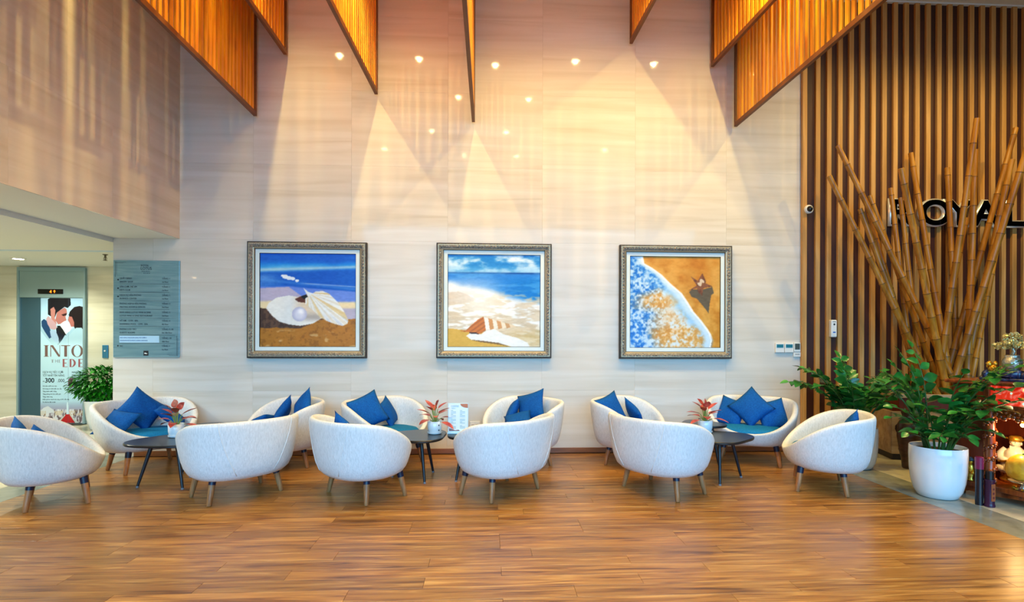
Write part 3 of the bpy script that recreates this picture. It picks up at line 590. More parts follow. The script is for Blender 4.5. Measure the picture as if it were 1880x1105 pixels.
t = thing('wall_label_plate', 'small white label plate under the rightmost thermostat', 'label', (3.750, D, 1.172))
m = MB(); m.bbox(-.048, .04, -.02, 0, -.027, .03, .003); obj('plate', m, M_plastic, t); m = MB(); m.box(-.03, .026, -.0205, -.0199, -.004, .012); obj('label_print', m, mat('grey_print', (170, 170, 168), .6), t)
t = thing('air_freshener', 'slim white air freshener dispenser on the slatted wall', 'dispenser', (4.155, D - .046, 1.49))
m = MB(); m.bbox(-.036, .036, -.06, 0, -.105, .105, .012); obj('housing', m, M_plastic, t)
m = MB(); m.ball((0, -.06, .05), .012, 10, 6, 0, (1, .3, 1)); obj('nozzle', m, M_ink, t)
m = MB(); m.box(-.016, .016, -.0608, -.0595, -.052, -.038); obj('badge', m, mat('blue_badge', (40, 100, 190), .4), t)
m = MB(); m.box(-.02, .02, -.0608, -.0595, .078, .084); obj('vent', m, M_ink, t)
t = thing('security_camera', 'small white dome security camera at left edge of the slatted wall', 'camera', (3.86, D - .046, 2.93))
R = Matrix.Rotation(PI / 2, 4, 'X')
m = MB(); m.lathe([(.052, 0), (.054, .02), (.046, .034), (.034, .036)], 24, M=R); obj('base_ring', m.mesh('base_ring', auto=50), M_plastic, t)
m = MB(); m.lathe([(.036, .03), (.035, .045), (.028, .058), (.015, .067), (.0001, .07)], 20, M=R); obj('dome', m.mesh('dome', True), mat('smoked_dome', (12, 14, 18), .08), t)
t = thing('wall_outlet', 'white double wall socket low on the wall behind the menu stand', 'outlet', (-.157, D, .337))
m = MB(); m.bbox(-.06, .06, -.012, 0, -.045, .045, .004); obj('plate', m, M_plastic, t)
for sx_ in (-.026, .026):
    m = MB(); m.bbox(sx_ - .019, sx_ + .019, -.015, -.011, -.024, .024, .002); s_ = obj('socket', m, M_plastic, t)
    m = MB(); m.box(sx_ - .009, sx_ - .005, -.0155, -.0148, -.006, .010); m.box(sx_ + .005, sx_ + .009, -.0155, -.0148, -.006, .010); m.box(sx_ - .003, sx_ + .003, -.0155, -.0148, -.016, -.010); obj('slot', m, M_ink, s_)

# ------------------------------------------------------------------ tub chairs
CA, CB, CY, ZB = .478, .378, -.06, .19
def plan(th, k):
    n = 2.35; c, s = math.cos(th), math.sin(th)
    x = math.copysign(abs(c) ** (2 / n), c) * CA; y = math.copysign(abs(s) ** (2 / n), s) * CB
    return x * k, y * k + CY
def rim_z(th):
    v = (CB + CY - plan(th, 1)[1]) / (2 * CB); return .352 + .336 * (1 - max(0, 1 - v) ** 2.55)
OUT = [(.40, 0), (.60, .004), (.735, .035), (.825, .11), (.885, .24), (.925, .40), (.955, .57), (.98, .74), (.995, .87), (1.0, .945), (.988, .99), (.955, 1.01), (.915, 1.0), (.885, .95)]
def shell_pt(th, k, t):
    x, y = plan(th, k); zb = ZB + .02 * max(0, (y - CY) / CB); return Vector((x, y, zb + (rim_z(th) - zb) * t))
def chair_meshes():
    n = 64; b = MB(); rings = []
    for k, t_ in OUT: rings.append([shell_pt(2 * PI * i / n, k, t_) for i in range(n)])
    for k, zf in ((.858, .75), (.835, .45), (.80, .2), (.74, 0), (.5, 0)):
        ring = []
        for i in range(n):
            th = 2 * PI * i / n; x, y = plan(th, k); zt = rim_z(th) - .012; ring.append(Vector((x, y, .315 + max(0, zt - .315) * zf if zt > .315 else min(.315, zt))))
        rings.append(ring)
    vs = [v for r in rings for v in r]; fs = []
    for i in range(len(rings) - 1):
        for k in range(n): fs.append((i * n + k, i * n + (k + 1) % n, (i + 1) * n + (k + 1) % n, (i + 1) * n + k))
    fs.append(tuple(range(n))[::-1]); fs.append(tuple((len(rings) - 1) * n + k for k in range(n)))
    b.add(vs, fs); shell = b.mesh('shell', True)
    seams = []
    for th0, bend in ((-PI * .30, -.16), (-PI * .70, .16)):
        pts = []
        for j in range(3, len(OUT) - 1):
            k, t_ = OUT[j]; p = shell_pt(th0 + bend * max(0, 1 - t_) ** 1.5 * 2.2, k, t_); c = Vector((0, 0, p.z)); pts.append(p + (p - c).normalized() * .0005)
        m = MB(); m.tube(pts, .0028, 6); seams.append(m.mesh('seam', True))
    c = MB(); rr = []
    for k, z in ((.30, .318), (.70, .318), (.755, .332), (.755, .352), (.71, .372), (.60, .386), (.35, .394), (.1, .396)):
        rr.append([Vector((plan(2 * PI * i / 40, k)[0], plan(2 * PI * i / 40, k)[1] * .98 + .02, z)) for i in range(40)])
    vs = [v for r in rr for v in r]; fs = [(i * 40 + k, i * 40 + (k + 1) % 40, (i + 1) * 40 + (k + 1) % 40, (i + 1) * 40 + k) for i in range(len(rr) - 1) for k in range(40)]
    fs.append(tuple(range(40))[::-1]); fs.append(tuple((len(rr) - 1) * 40 + k for k in range(40))); c.add(vs, fs)
    legs = []; slv = []
    for sx_, sy in ((-1, 1), (1, 1), (-1, -1), (1, -1)):
        a = Vector((sx_ * .255, sy * .160, .235)); f = Vector((sx_ * .302, sy * .195, 0)); m = MB()
        m.tube([f, f.lerp(a, .03), f.lerp(a, .30), f.lerp(a, .7), f.lerp(a, .86)], [.015, .019, .022, .0255, .0265], 14); legs.append(m.mesh('leg', auto=50))
        m = MB(); m.tube([f.lerp(a, .70), f.lerp(a, .86), a], [.0275, .0285, .029], 14); slv.append(m.mesh('sleeve', auto=50))
    return shell, seams, c.mesh('seat_cushion', True), legs, slv
SHELL, SEAMS, SEAT, LEGS, SLV = chair_meshes()
def make_chair():
    t = thing('tub_chair', '', 'chair', (0, 0, 0), 0, 'ivory tub chairs')
    sh = obj('shell', SHELL, M_fabric, t)
    for s_ in SEAMS: obj('seam', s_, M_seam, sh)
    obj('seat_cushion', SEAT, M_teal, t)
    for l, s_ in zip(LEGS, SLV): lg = obj('leg', l, M_leg, t); obj('sleeve', s_, M_navy, lg)
    return t
def facing(fx, fy): return math.atan2(fy, fx) - PI / 2
CH = {
 'F1': (-3.63, 4.81, .81, .58, 'ivory tub chair cut by left picture edge, its back to the viewer, facing right'),
 'F2': (-2.20, 4.90, -.73, .68, 'front ivory tub chair under the scallop painting, back to viewer, facing left'),
 'F3': (-1.07, 4.86, .71, .71, 'front ivory tub chair left of the menu stand, back to viewer, facing right'),
 'F4': (.105, 4.88, -.71, .71, 'front ivory tub chair partly hiding the menu table, back to viewer, facing left'),
 'F5': (1.585, 4.86, .83, .56, 'front ivory tub chair under the starfish painting, back to viewer, facing right'),
 'F6': (3.09, 4.93, -.88, .48, 'rightmost ivory tub chair, seen from its side, in front of a grey pot'),
 'B1': (-3.57, 5.94, .82, -.57, 'ivory tub chair against the wall under the steel directory plaque'),
 'B2': (-2.23, 5.93, -.78, -.62, 'ivory tub chair by the wall half hidden behind the chair under the scallop painting'),
 'B3': (-1.065, 5.94, .78, -.62, 'ivory tub chair by the wall holding two blue pillows, left of the central plant table'),
 'B4': (.33, 5.92, -.78, -.62, 'ivory tub chair by the wall right of the wall socket, facing left'),
 'B5': (1.60, 5.93, .78, -.62, 'ivory tub chair by the wall left of the starfish painting, half hidden'),
 'B6': (2.92, 5.93, -.48, -.87, 'ivory tub chair facing the viewer in the corner by the slatted wall'),
}
proto = make_chair(); used = False
for k, (x, y, fx, fy, lab) in CH.items():
    o = proto if not used else copy_tree(proto); used = True
    o.location = (x, y, 0); o.rotation_euler = (0, 0, facing(fx, fy)); o['label'] = lab

# blue scatter pillows: local position in the chair, then tilt
def pillow_mesh(sd=.17, th=.055):
    b = MB(); n = 12; P_ = lambda i: -1 + 2 * i / n
    for sgn in (1, -1):
        vs = []
        for j in range(n + 1):
            for i in range(n + 1):
                u, v = P_(i), P_(j); pin = 1 - .10 * (1 - v * v); pin2 = 1 - .10 * (1 - u * u)
                h = (max(0, 1 - min(1, abs(u)) ** 2.6) * max(0, 1 - min(1, abs(v)) ** 2.6)) ** .6
                wr = .004 * math.sin(5 * u + 3 * v * sgn) * h
                vs.append((u * sd * pin, sgn * (th * h + wr), v * sd * pin2))
        b.add(vs, [((j * (n + 1) + i), (j * (n + 1) + i + 1), ((j + 1) * (n + 1) + i + 1), ((j + 1) * (n + 1) + i))[::(-1 if sgn < 0 else 1)][::-1] for j in range(n) for i in range(n)])
    me = b.mesh('pillow', True); bm = bmesh.new(); bm.from_mesh(me); bmesh.ops.remove_doubles(bm, verts=bm.verts, dist=1e-5); bmesh.ops.recalc_face_normals(bm, faces=bm.faces); bm.to_mesh(me); bm.free(); return me
PIL = pillow_mesh()
def pillow(ch, lab, x, y, z, roll=0, tilt=-20, turn=0, sc=1.):
    cx, cy, fx, fy, _ = CH[ch]
    M = (Matrix.Translation((cx, cy, 0)) @ Matrix.Rotation(facing(fx, fy), 4, 'Z') @ Matrix.Translation((x, y - .035, z)) @ Matrix.Rotation(math.radians(turn), 4, 'Z')
         @ Matrix.Rotation(math.radians(tilt), 4, 'X') @ Matrix.Rotation(math.radians(roll), 4, 'Y') @ Matrix.Diagonal((sc, sc, sc, 1)))
    o = obj('pillow', PIL, M_blue); o.matrix_world = M; tag(o, lab, 'pillow', 'blue scatter pillows')
# tilt > 0 leans the top backwards (away from the front of the chair)
pillow('B1', 'large diamond-set blue pillow in the chair under the steel plaque', -.02, -.17, .585, 45, 24, 0, 1.12)
pillow('B1', 'blue pillow slumped low on the right of the chair under the steel plaque', -.24, -.02, .50, 8, 50, 50)
pillow('B1', 'blue pillow lying at the left end of the chair under the steel plaque', .27, -.04, .485, -10, 48, -60)
pillow('B2', 'upright pointed blue pillow at right of the half hidden chair below the scallop painting', -.06, -.19, .60, 40, 18, 0, 1.02)
pillow('B2', 'blue pillow leaning left of the pointed one below the scallop painting', .20, -.07, .53, 34, 26, -35, 1.0)
pillow('B2', 'blue pillow tip farthest left on the half hidden chair below the scallop painting', .17, .17, .465, 20, 60, -60, .85)
pillow('F1', 'blue pillow corner showing over the left edge chair, left one', -.10, -.20, .515, 12, 18, 0)
pillow('F1', 'small blue pillow tip showing at right over the left edge chair rim', .20, -.06, .455, 45, 30, -60)
pillow('F3', 'blue pillow tip peeking over the front chair left of the menu stand', .0, -.165, .535, 30, 18, 0)
pillow('B3', 'large blue pillow leaning in the wall chair left of the central plant table', .15, -.15, .575, 22, 22, -25, 1.1)
pillow('B3', 'smaller blue pillow at right of the larger one left of the central plant table', -.16, -.16, .53, 14, 24, 30, .95)
pillow('B4', 'large tilted blue pillow high in the wall chair right of the socket', .04, -.18, .60, 20, 26, 10, 1.05)
pillow('B4', 'dark blue pillow at left in the wall chair right of the socket', .22, -.06, .52, 14, 24, -45)
pillow('B4', 'blue pillow lying in front of two others in the wall chair right of the socket', -.02, .06, .47, 30, 60, 20, .9)
pillow('B5', 'large blue pillow at left in the half hidden chair by the starfish painting', .14, -.17, .575, 16, 20, -20, 1.05)
pillow('B5', 'blue pillow with folded corner at right in the half hidden chair by the starfish painting', -.24, -.06, .50, 38, 30, 45, .95)
pillow('B6', 'diamond-set blue pillow in the middle of the corner chair', .0, -.10, .585, 45, 26, 0, 1.08)
pillow('B6', 'blue pillow on the left in the corner chair facing the viewer', .22, -.15, .51, -12, 22, -22)
pillow('B6', 'blue pillow on the right in the corner chair facing the viewer', -.22, -.15, .51, 12, 22, 22)
pillow('F6', 'blue pillow corner showing over the rim of the rightmost chair', .0, -.20, .525, 30, 16, 0)

# ------------------------------------------------------------------ tables
def table(lab, x, y, z, R, rot, spread=.8):
    t = thing('side_table', lab, 'table', (x, y, 0), math.radians(rot), 'black rounded triangle tables')
    n = 72; prof = [(.96, z - .024), (.985, z - .024), (1.0, z - .018), (1.0, z - .006), (.985, z)]; vs = []; b = MB()
    for k, zz in prof:
        for i in range(n):
            a = 2 * PI * i / n; r = R * (1 + .11 * math.cos(3 * a)) * k; vs.append((r * math.cos(a), r * math.sin(a), zz))
    fs = [(i * n + k, i * n + (k + 1) % n, (i + 1) * n + (k + 1) % n, (i + 1) * n + k) for i in range(len(prof) - 1) for k in range(n)]
    fs.append(tuple(range(n))[::-1]); fs.append(tuple((len(prof) - 1) * n + k for k in range(n))); b.add(vs, fs); obj('tabletop', b.mesh('tabletop', auto=30), M_black, t)
    for k in range(3):
        a = 2 * PI * k / 3; d = Vector((math.cos(a), math.sin(a), 0)); m = MB()
        m.tube([d * R * .98 * spread + Vector((0, 0, 0.008)), d * R * .55 * spread + Vector((0, 0, z - .03))], [.0115, .019], 12); lg = obj('leg', m.mesh('leg', auto=50), M_blackmat, t)
        m = MB(); c = d * R * .98 * spread; m.lathe([(.0125, 0), (.0135, .004), (.0125, .014)], 12, (c.x, c.y, 0)); obj('foot_cap', m, mat('grey_rubber', (120, 124, 130), .6), lg)
        m = MB(); c = d * R * .55 * spread; m.lathe([(.036, z - .036), (.036, z - .0245)], 14, (c.x, c.y, 0)); obj('leg_plate', m, M_blackmat, lg)
    return t
table('black rounded triangle table with a potted plant, left group of chairs', -2.95, 5.23, .42, .33, 200)
table('taller black table behind the plant table in the left group of chairs', -2.90, 5.72, .46, .24, 90)
table('black rounded triangle table with a potted plant between the middle chairs', -.70, 5.39, .42, .31, -65)
table('black table carrying the menu stand, mostly hidden behind a front chair', -.16, 5.47, .42, .27, 120, 1.1)
table('black rounded triangle table with a potted plant, right group of chairs', 2.25, 5.22, .42, .32, 10)
table('taller black table behind the plant table in the right group of chairs', 2.29, 5.74, .46, .23, 90)

# ------------------------------------------------------------------ plants
def leaf_mesh(name, L, W, fold=.25, droop=.15, n=5, tip=1.6):
    b = MB(); vs = [(0, 0, 0)]
    for i in range(1, n):
        t_ = i / n; w_ = W * math.sin(PI * t_ ** .85) ** .8 * (1 if tip < 1 else (1 - t_ ** 4 * .3)); z = -droop * L * t_ * t_
        vs += [(-w_ / 2, t_ * L, z + fold * w_ / 2), (0, t_ * L, z), (w_ / 2, t_ * L, z + fold * w_ / 2)]
    vs.append((0, L, -droop * L)); fs = [(0, 2, 1), (0, 3, 2)]
    for i in range(n - 2):
        a = 1 + 3 * i; fs += [(a, a + 1, a + 4, a + 3), (a + 1, a + 2, a + 5, a + 4)]
    a = 1 + 3 * (n - 2); e = len(vs) - 1; fs += [(a, a + 1, e), (a + 1, a + 2, e)]
    b.add(vs, fs); return b.mesh(name, True)
def orient(p, d, up, s_=1.):
    d = d.normalized(); x = d.cross(up); x = x.normalized() if x.length > 1e-4 else d.orthogonal().normalized(); z = x.cross(d)
    M = Matrix((x, d, z)).transposed().to_4x4() @ Matrix.Diagonal((s_, s_, s_, 1)); M.translation = p; return M
ZL = [leaf_mesh('leaflet', .074, .054, .22, .12), leaf_mesh('leaflet', .082, .056, .3, .2), leaf_mesh('leaflet', .066, .05, .2, .05)]
def zz_stem(root, base, az, L, lean, n, mat_, curl=.5, big=1.):
    pts = []; p = Vector(base); N = 12; d0 = Vector((math.cos(az), math.sin(az), 0))
    for i in range(N + 1):
        pts.append(p.copy()); t_ = i / N; a = lean * (.35 + 1.1 * t_ ** 1.2) + curl * t_ ** 2.5
        p = p + (Vector((0, 0, 1)) * math.cos(a) + d0 * math.sin(a)) * (L / N)
    m = MB(); m.tube(pts, [.011 - .008 * i / N for i in range(N + 1)], 6); st = obj('stem', m.mesh('stem', True), M_stem, root)
    for j in range(n):
        t_ = .34 + .66 * j / (n - 1); f = t_ * N; i = min(int(f), N - 1); q = pts[i].lerp(pts[i + 1], f - i); tg = (pts[i + 1] - pts[i]).normalized()
        side = tg.cross(d0 if abs(tg.dot(d0)) < .9 else Vector((0, 0, 1))).normalized(); up = side.cross(tg); sg = 1 if j % 2 else -1
        d = side * sg * .9 + tg * random.uniform(.1, .6) + up * random.uniform(-.5, .45); nm = up * (1 if up.z > -.2 else -1) + side * random.uniform(-.6, .6) + Vector((0, -.5, .3))
        s_ = (.75 + .5 * math.sin(PI * min(1, t_ * .95))) * random.uniform(.85, 1.12) * big
        if j >= n - 1: d = tg
        o = obj('leaflet', random.choice(ZL), mat_, st); o.matrix_local = orient(q, d, nm, s_)
def pot(t, prof, soil_z, soil_r, mat_=None):
    m = MB(); m.lathe(prof, 40); obj('pot', m.mesh('pot', auto=60), mat_ or M_ceramic, t); m = MB(); m.lathe([(.0001, soil_z + .012), (soil_r * .5, soil_z + .01), (soil_r, soil_z), (soil_r, soil_z - .02)], 24); obj('soil', m, M_soil, t)
random.seed(11)
t = thing('potted_zz_plant', 'leafy zz plant in a tall glossy white pot on the stone border', 'plant', (3.94, 4.58, 0))
pot(t, [(.0001, .0), (.135, 0), (.15, .008), (.178, .06), (.198, .14), (.208, .24), (.212, .36), (.21, .435), (.207, .44), (.199, .437), (.196, .36), (.0001, .36)], .40, .197)
for (az, L, le, n) in [(2.5, .92, .10, 24), (2.2, .90, .24, 22), (2.75, .74, .62, 18), (3.2, .62, .8, 16), (1.7, .9, .06, 22), (-.9, .84, .3, 22), (-1.25, 1.0, .58, 24), (-1.12, 1.0, 1.02, 24), (-1.35, .86, .5, 22),
    (-1.6, .70, .6, 18), (-2.0, .62, .75, 16), (-2.5, .60, .65, 16), (-3.0, .56, .85, 14), (-1.0, .80, .72, 20), (-.95, .95, .46, 22), (1.9, .70, .35, 18), (-1.8, .80, .3, 20), (2.9, .80, .35, 20), (-1.45, .7, .9, 16), (-.6, .72, .2, 18), (-1.7, .42, .95, 13), (-2.2, .40, 1.0, 13), (-1.25, .46, .95, 13), (-2.8, .42, .95, 13), (-1.95, .5, .5, 13), (-1.4, .52, .65, 13)]:
    zz_stem(t, (.09 * math.cos(az), .09 * math.sin(az), .39), az, L * random.uniform(.9, 1.06), le * random.uniform(.9, 1.2), int(n * .62), M_zz, big=1.4)
t = thing('potted_zz_plant', 'dark zz plant in a grey white pot behind the rightmost chair', 'plant', (3.92, 5.62, 0))
pot(t, [(.0001, 0), (.135, 0), (.15, .008), (.178, .06), (.195, .14), (.203, .24), (.205, .36), (.203, .43), (.193, .43), (.19, .36), (.0001, .36)], .395, .191, mat('grey_white_ceramic', (206, 204, 196), .3))
for (az, L, le, n) in [(3.1, .92, .68, 18), (2.9, .86, .92, 18), (2.6, .80, .55, 16), (3.5, .76, .8, 15), (1.7, .80, .1, 20), (1.2, .72, .36, 15), (.4, .80, .6, 16), (-.1, .84, .72, 17), (-.4, .80, .95, 15), (4.0, .66, .6, 14), (4.6, .6, .5, 13), (5.2, .66, .66, 14), (2.2, .62, .4, 13), (3.3, .6, .4, 13), (.1, .62, .42, 13)]:
    zz_stem(t, (.07 * math.cos(az), .07 * math.sin(az), .385), az, L, le, n, M_zzdark, big=1.5)
# lobby bush
t = thing('potted_bush', 'bushy bright green plant in a white pot beside the lift', 'plant', (-5.72, 8.36, 0))
m = MB(); m.lathe([(.0001, 0), (.12, 0), (.13, .01), (.17, .16), (.195, .38), (.2, .42), (.19, .42), (.185, .36), (.0001, .36)], 32); obj('pot', m.mesh('pot', auto=60), M_ceramic, t)
m = MB(); m.lathe([(.0001, .395), (.186, .39), (.186, .37)], 20); obj('soil', m, M_soil, t)
for k in range(4):
    a = k * 1.7; m = MB(); m.tube([(.05 * math.cos(a), .05 * math.sin(a), .38), (.09 * math.cos(a), .09 * math.sin(a), .52), (.2 * math.cos(a), .2 * math.sin(a), .72)], [.014, .011, .006], 6); obj('stem', m, M_bark, t)
b = MB(); lm = leaf_mesh('l', .085, .042, .2, .25, 4)
lv = [v.co.copy() for v in lm.vertices]; lf = [list(p.vertices) for p in lm.polygons]
for k in range(1500):
    d = Vector((random.gauss(0, 1), random.gauss(0, 1), random.gauss(0, 1))).normalized(); r = random.uniform(.55, 1.0)
    p = Vector((d.x * .43 * r, d.y * .27 * r, .66 + d.z * .24 * r)); out = Vector((d.x, d.y, d.z * .4 - .15)) + Vector((random.uniform(-.5, .5), random.uniform(-.5, .5), random.uniform(-.4, .4)))
    M = orient(p, out, Vector((0, 0, 1)), random.uniform(.7, 1.2)); b.add([M @ v for v in lv], lf)
obj('foliage', b.mesh('foliage'), M_bush, t)['kind'] = 'stuff'
# small red plants on the tables
RL = [leaf_mesh('leaf', .14, .072, .2, .3, 7), leaf_mesh('leaf', .12, .068, .25, .15, 7), leaf_mesh('leaf', .10, .07, .2, .05, 7)]
def red_plant(lab, x, y, z, seed, rot):
    random.seed(seed); t = thing('small_potted_plant', lab, 'plant', (x, y, z), rot, 'red-leaved table plants'); t.scale = (1.1, 1.1, 1.1)
    m = MB(); m.lathe([(.0001, .008), (.05, .008), (.056, .014), (.064, .05), (.066, .112), (.063, .114), (.059, .112), (.057, .09), (.0001, .09)], 28); obj('pot', m.mesh('pot', auto=60), M_ceramic, t)
    m = MB(); m.lathe([(.0001, 0), (.056, 0), (.064, .006), (.066, .016), (.06, .016), (.056, .008), (.0001, .007)], 28); obj('saucer', m.mesh('saucer', auto=60), M_ceramic, t)
    m = MB(); m.lathe([(.0001, .10), (.058, .096), (.058, .088)], 16); obj('soil', m, M_soil, t)
    m = MB()
    for zz in (.038, .082): m.ball((.0655, 0, zz), .006, 8, 5, 0, (.3, 1, 1.2))
    obj('pot_mark', m, M_ink, t)
    for k in range(15):
        a = k * 2.4 + random.uniform(-.3, .3); ti = k / 15; h = .11 + .15 * ti; rr = .06 * (1 - ti) + .012
        e = Vector((math.cos(a) * rr, math.sin(a) * rr, h)); m = MB(); m.tube([(math.cos(a) * .012, math.sin(a) * .012, .095), e * .6 + Vector((0, 0, .04)), e], .0035, 5); st = obj('stalk', m, M_greenstalk, t)
        d = Vector((math.cos(a), math.sin(a), -.05 + 1.25 * ti)); o = obj('leaf', RL[0 if ti < .45 else 1 if ti < .8 else 2], M_red if k not in (13, 14, 9) else M_pink, st); o.matrix_local = orient(e, d, Vector((0, 0, 1)) if k < 13 else Vector((-.3, -1, .3)), random.uniform(.8, 1.1))
red_plant('red-leaved plant in a small white pot, left group of chairs', -2.97, 5.36, .421, 1, .2)
red_plant('red-leaved plant in a small white pot beside the menu stand', -.53, 5.44, .421, 2, -.9)
red_plant('red-leaved plant in a small white pot, right group of chairs', 2.19, 5.40, .421, 6, 1.2)
# menu stand
t = thing('menu_stand', 'clear upright menu stand with a printed sheet on the central table', 'menu', (-.30, 5.45, .421), math.radians(0))
m = MB(); m.bbox(-.105, .105, -.045, .045, 0, .012, .003); obj('base', m, mat('clear_acrylic', (190, 226, 240), .08, spec=.6), t)
m = MB(); m.bbox(-.100, .100, -.006, .006, .012, .298, .002); hd = obj('panel', m, MATS['clear_acrylic'], t)
m = MB(); m.box(-.096, .096, -.0078, -.0058, .018, .294); pg = obj('sheet', m, mat('white_paper', (240, 243, 244), .6), t)
b = MB(); n = 10; b.add([(.096, -.0082, .294)] + [(.096 - .075 * math.cos(a), -.0082, .294 - .042 * math.sin(a)) for a in [PI / 2 * i / n for i in range(n + 1)]], [(0, i, i + 1) for i in range(1, n + 1)]); obj('orange_corner', b, mat('terracotta_ink', (206, 120, 84), .6), pg)
b = MB(); text(b, 'COFFEE', -.07, .262, .022, -.0082); text(b, 'MENU', -.066, .244, .014, -.0082)
for cx in (-.072, .018):
    for k in range(15):
        if k in (6, 11): continue
        b.box(cx, cx + (.05 if k % 3 else .022), -.0084, -.0078, .225 - k * .0125, .2285 - k * .0125)
obj('menu_lettering', b, mat('soft_teal_ink', (120, 160, 170), .6), pg, kind='stuff')
b = MB(); b.add([(-.09, -.0083, .022), (.02, -.0083, .022), (.005, -.0083, .036), (-.03, -.0083, .03), (-.06, -.0083, .044), (-.09, -.0083, .05)], [(0, 1, 2, 3, 4, 5)]); obj('printed_flowers', b, mat('mauve_ink', (140, 110, 120), .6), pg)

# ------------------------------------------------------------------ bamboo, planter, urn
a = math.radians(78); e1 = Vector((math.cos(a), math.sin(a), 0)); rz = a - PI / 2
t = thing('planter_box', 'pale wooden planter box on a dark plinth holding the bamboo poles', 'planter', (4.56, 5.93, 0), rz)
BW, BD = 1.15, .44
m = MB(); m.box(.02, BW - .02, .02, BD - .02, 0, .07); obj('plinth', m, M_blackmat, t)
M_pale = grain('pale_oak_board', [(150, 124, 90), (176, 150, 114), (190, 166, 130)], (1.2, 8, 8), 2, .5, 5, .03)
m = MB()
for (xa, xb, ya, yb) in ((0, BW, 0, .02), (0, BW, BD - .02, BD), (0, .02, .02, BD - .02), (BW - .02, BW, .02, BD - .02)): m.bbox(xa, xb, ya, yb, .07, .55, .002)
obj('box_panel', m, M_pale, t)
m = MB(); m.box(.02, BW - .02, .02, BD - .02, .07, .50); obj('soil', m, M_soil, t)
m = MB()
for (xa, xb, ya, yb) in ((.10, 1.11, .05, .07), (.10, 1.11, .37, .39), (.10, .12, .07, .37), (1.09, 1.11, .07, .37)): m.box(xa, xb, ya, yb, .50, .70)
obj('inner_liner', m, M_cabd, t)
m = MB()
for (xa, xb, ya, yb) in ((.08, 1.12, .03, .072), (.08, 1.12, .385, .42), (.08, .122, .072, .385), (1.088, 1.12, .072, .385)): m.bbox(xa, xb, ya, yb, .70, .745, .004)
obj('rim', m, M_pale, t)
BAM = [((5.201, 5.914, .51), (3.753, 5.831, 3.169), 0.036, 'lowest bamboo pole leaning farthest left before the slatted wall'),
 ((5.454, 5.891, .51), (3.978, 6.023, 3.577), 0.036, 'long bamboo pole leaning left, taller neighbour of the lowest left one'),
 ((5.119, 5.979, .51), (4.276, 6.068, 2.870), 0.036, 'bamboo pole leaning left with its top below the camera row, thicker tip'),
 ((5.389, 6.106, .51), (4.360, 6.026, 3.012), 0.032, 'slim left-leaning bamboo pole with tip just below the long left one'),
 ((5.049, 6.171, .51), (4.717, 6.167, 3.143), 0.032, 'nearly upright slim bamboo pole left of the letter R'),
 ((5.284, 5.952, .51), (4.386, 5.585, 3.190), 0.040, 'thick bamboo pole crossing in front of the letter R'),
 ((5.137, 6.145, .51), (4.919, 6.270, 3.057), 0.032, 'thin bamboo pole hidden behind the thick one at the letter R'),
 ((5.406, 6.027, .51), (5.094, 6.330, 3.616), 0.036, 'tall bamboo pole crossing the letter O'),
 ((5.596, 6.189, .51), (5.556, 6.330, 3.447), 0.036, 'upright bamboo pole standing between the letters O and Y'),
 ((5.171, 6.070, .51), (5.290, 5.644, 3.769), 0.036, 'tallest bamboo pole, leaning right across the letter Y'),
 ((5.485, 5.982, .51), (5.612, 6.011, 3.558), 0.040, 'thick upright bamboo pole in front of the letter Y'),
 ((5.295, 6.181, .51), (6.190, 6.092, 3.854), 0.036, 'very tall bamboo pole leaning right across the letter A'),
 ((5.473, 6.090, .51), (5.970, 5.920, 3.422), 0.036, 'right-leaning bamboo pole behind the very tall one at letter A'),
 ((5.265, 6.047, .51), (5.775, 5.550, 3.434), 0.040, 'thick bamboo pole leaning farthest right past the letter L'),
 ((5.554, 6.067, .51), (6.159, 6.262, 2.635), 0.032, 'short right-leaning bamboo pole below the letter L'),
 ((5.215, 6.162, .51), (5.688, 6.207, 2.813), 0.032, 'short upright bamboo pole below the gap of letters Y and A'),
 ((5.079, 6.053, .51), (4.430, 6.182, 2.969), 0.032, 'short bamboo pole leaning left behind the lowest one'),]
random.seed(5)
for i, (base, tp, r0, lab) in enumerate(BAM):
    base = Vector(base); tp = Vector(tp); d = (tp - base).normalized(); L = (tp - base).length
    bend = Vector((random.uniform(-1, 1), random.uniform(-.3, .3), 0)) * .004; pts = []; rad = []; s_ = 0; nodes = []
    def at(s_): f = s_ / L; return base.lerp(tp, f) + bend * math.sin(PI * f)
    seg = .2 + .06 * random.random(); s_ = 0
    while s_ < L - .02:
        r = r0 * (1 - .22 * s_ / L)
        pts += [at(s_ + .001), at(min(L, s_ + .018)), at(min(L, s_ + seg * .5)), at(min(L, s_ + seg - .016))]; rad += [r * 1.10, r * .97, r * .95, r * .99]; nodes.append(s_); s_ += seg; seg = min(.36, seg * 1.05)
    pts.append(at(L)); rad.append(r0 * .8)
    keep = [k for k in range(len(pts)) if k == 0 or (pts[k] - pts[k - 1]).length > 1e-4]; pts = [pts[k] for k in keep]; rad = [rad[k] for k in keep]
    t = thing('bamboo_pole', lab, 'bamboo', base, 0, 'dry bamboo poles')
    pts = [p - base for p in pts]; m = MB(); m.tube(pts + [pts[-1] - d * .002, pts[-1] - d * .05], rad + [rad[-1] * .82, rad[-1] * .8], 12)
    obj('culm', m.mesh('culm', auto=50), M_bamboo, t)
    for s_ in nodes[1:]:
        p = at(s_) - base; r = r0 * (1 - .22 * s_ / L) * 1.12; m = MB(); m.tube([p - d * .003, p + d * .003], r, 12); obj('node_ring', m, M_node, t)
t = thing('ribbed_urn', 'dark brown ribbed urn on the floor before the planter box', 'urn', (4.46, 5.55, 0))
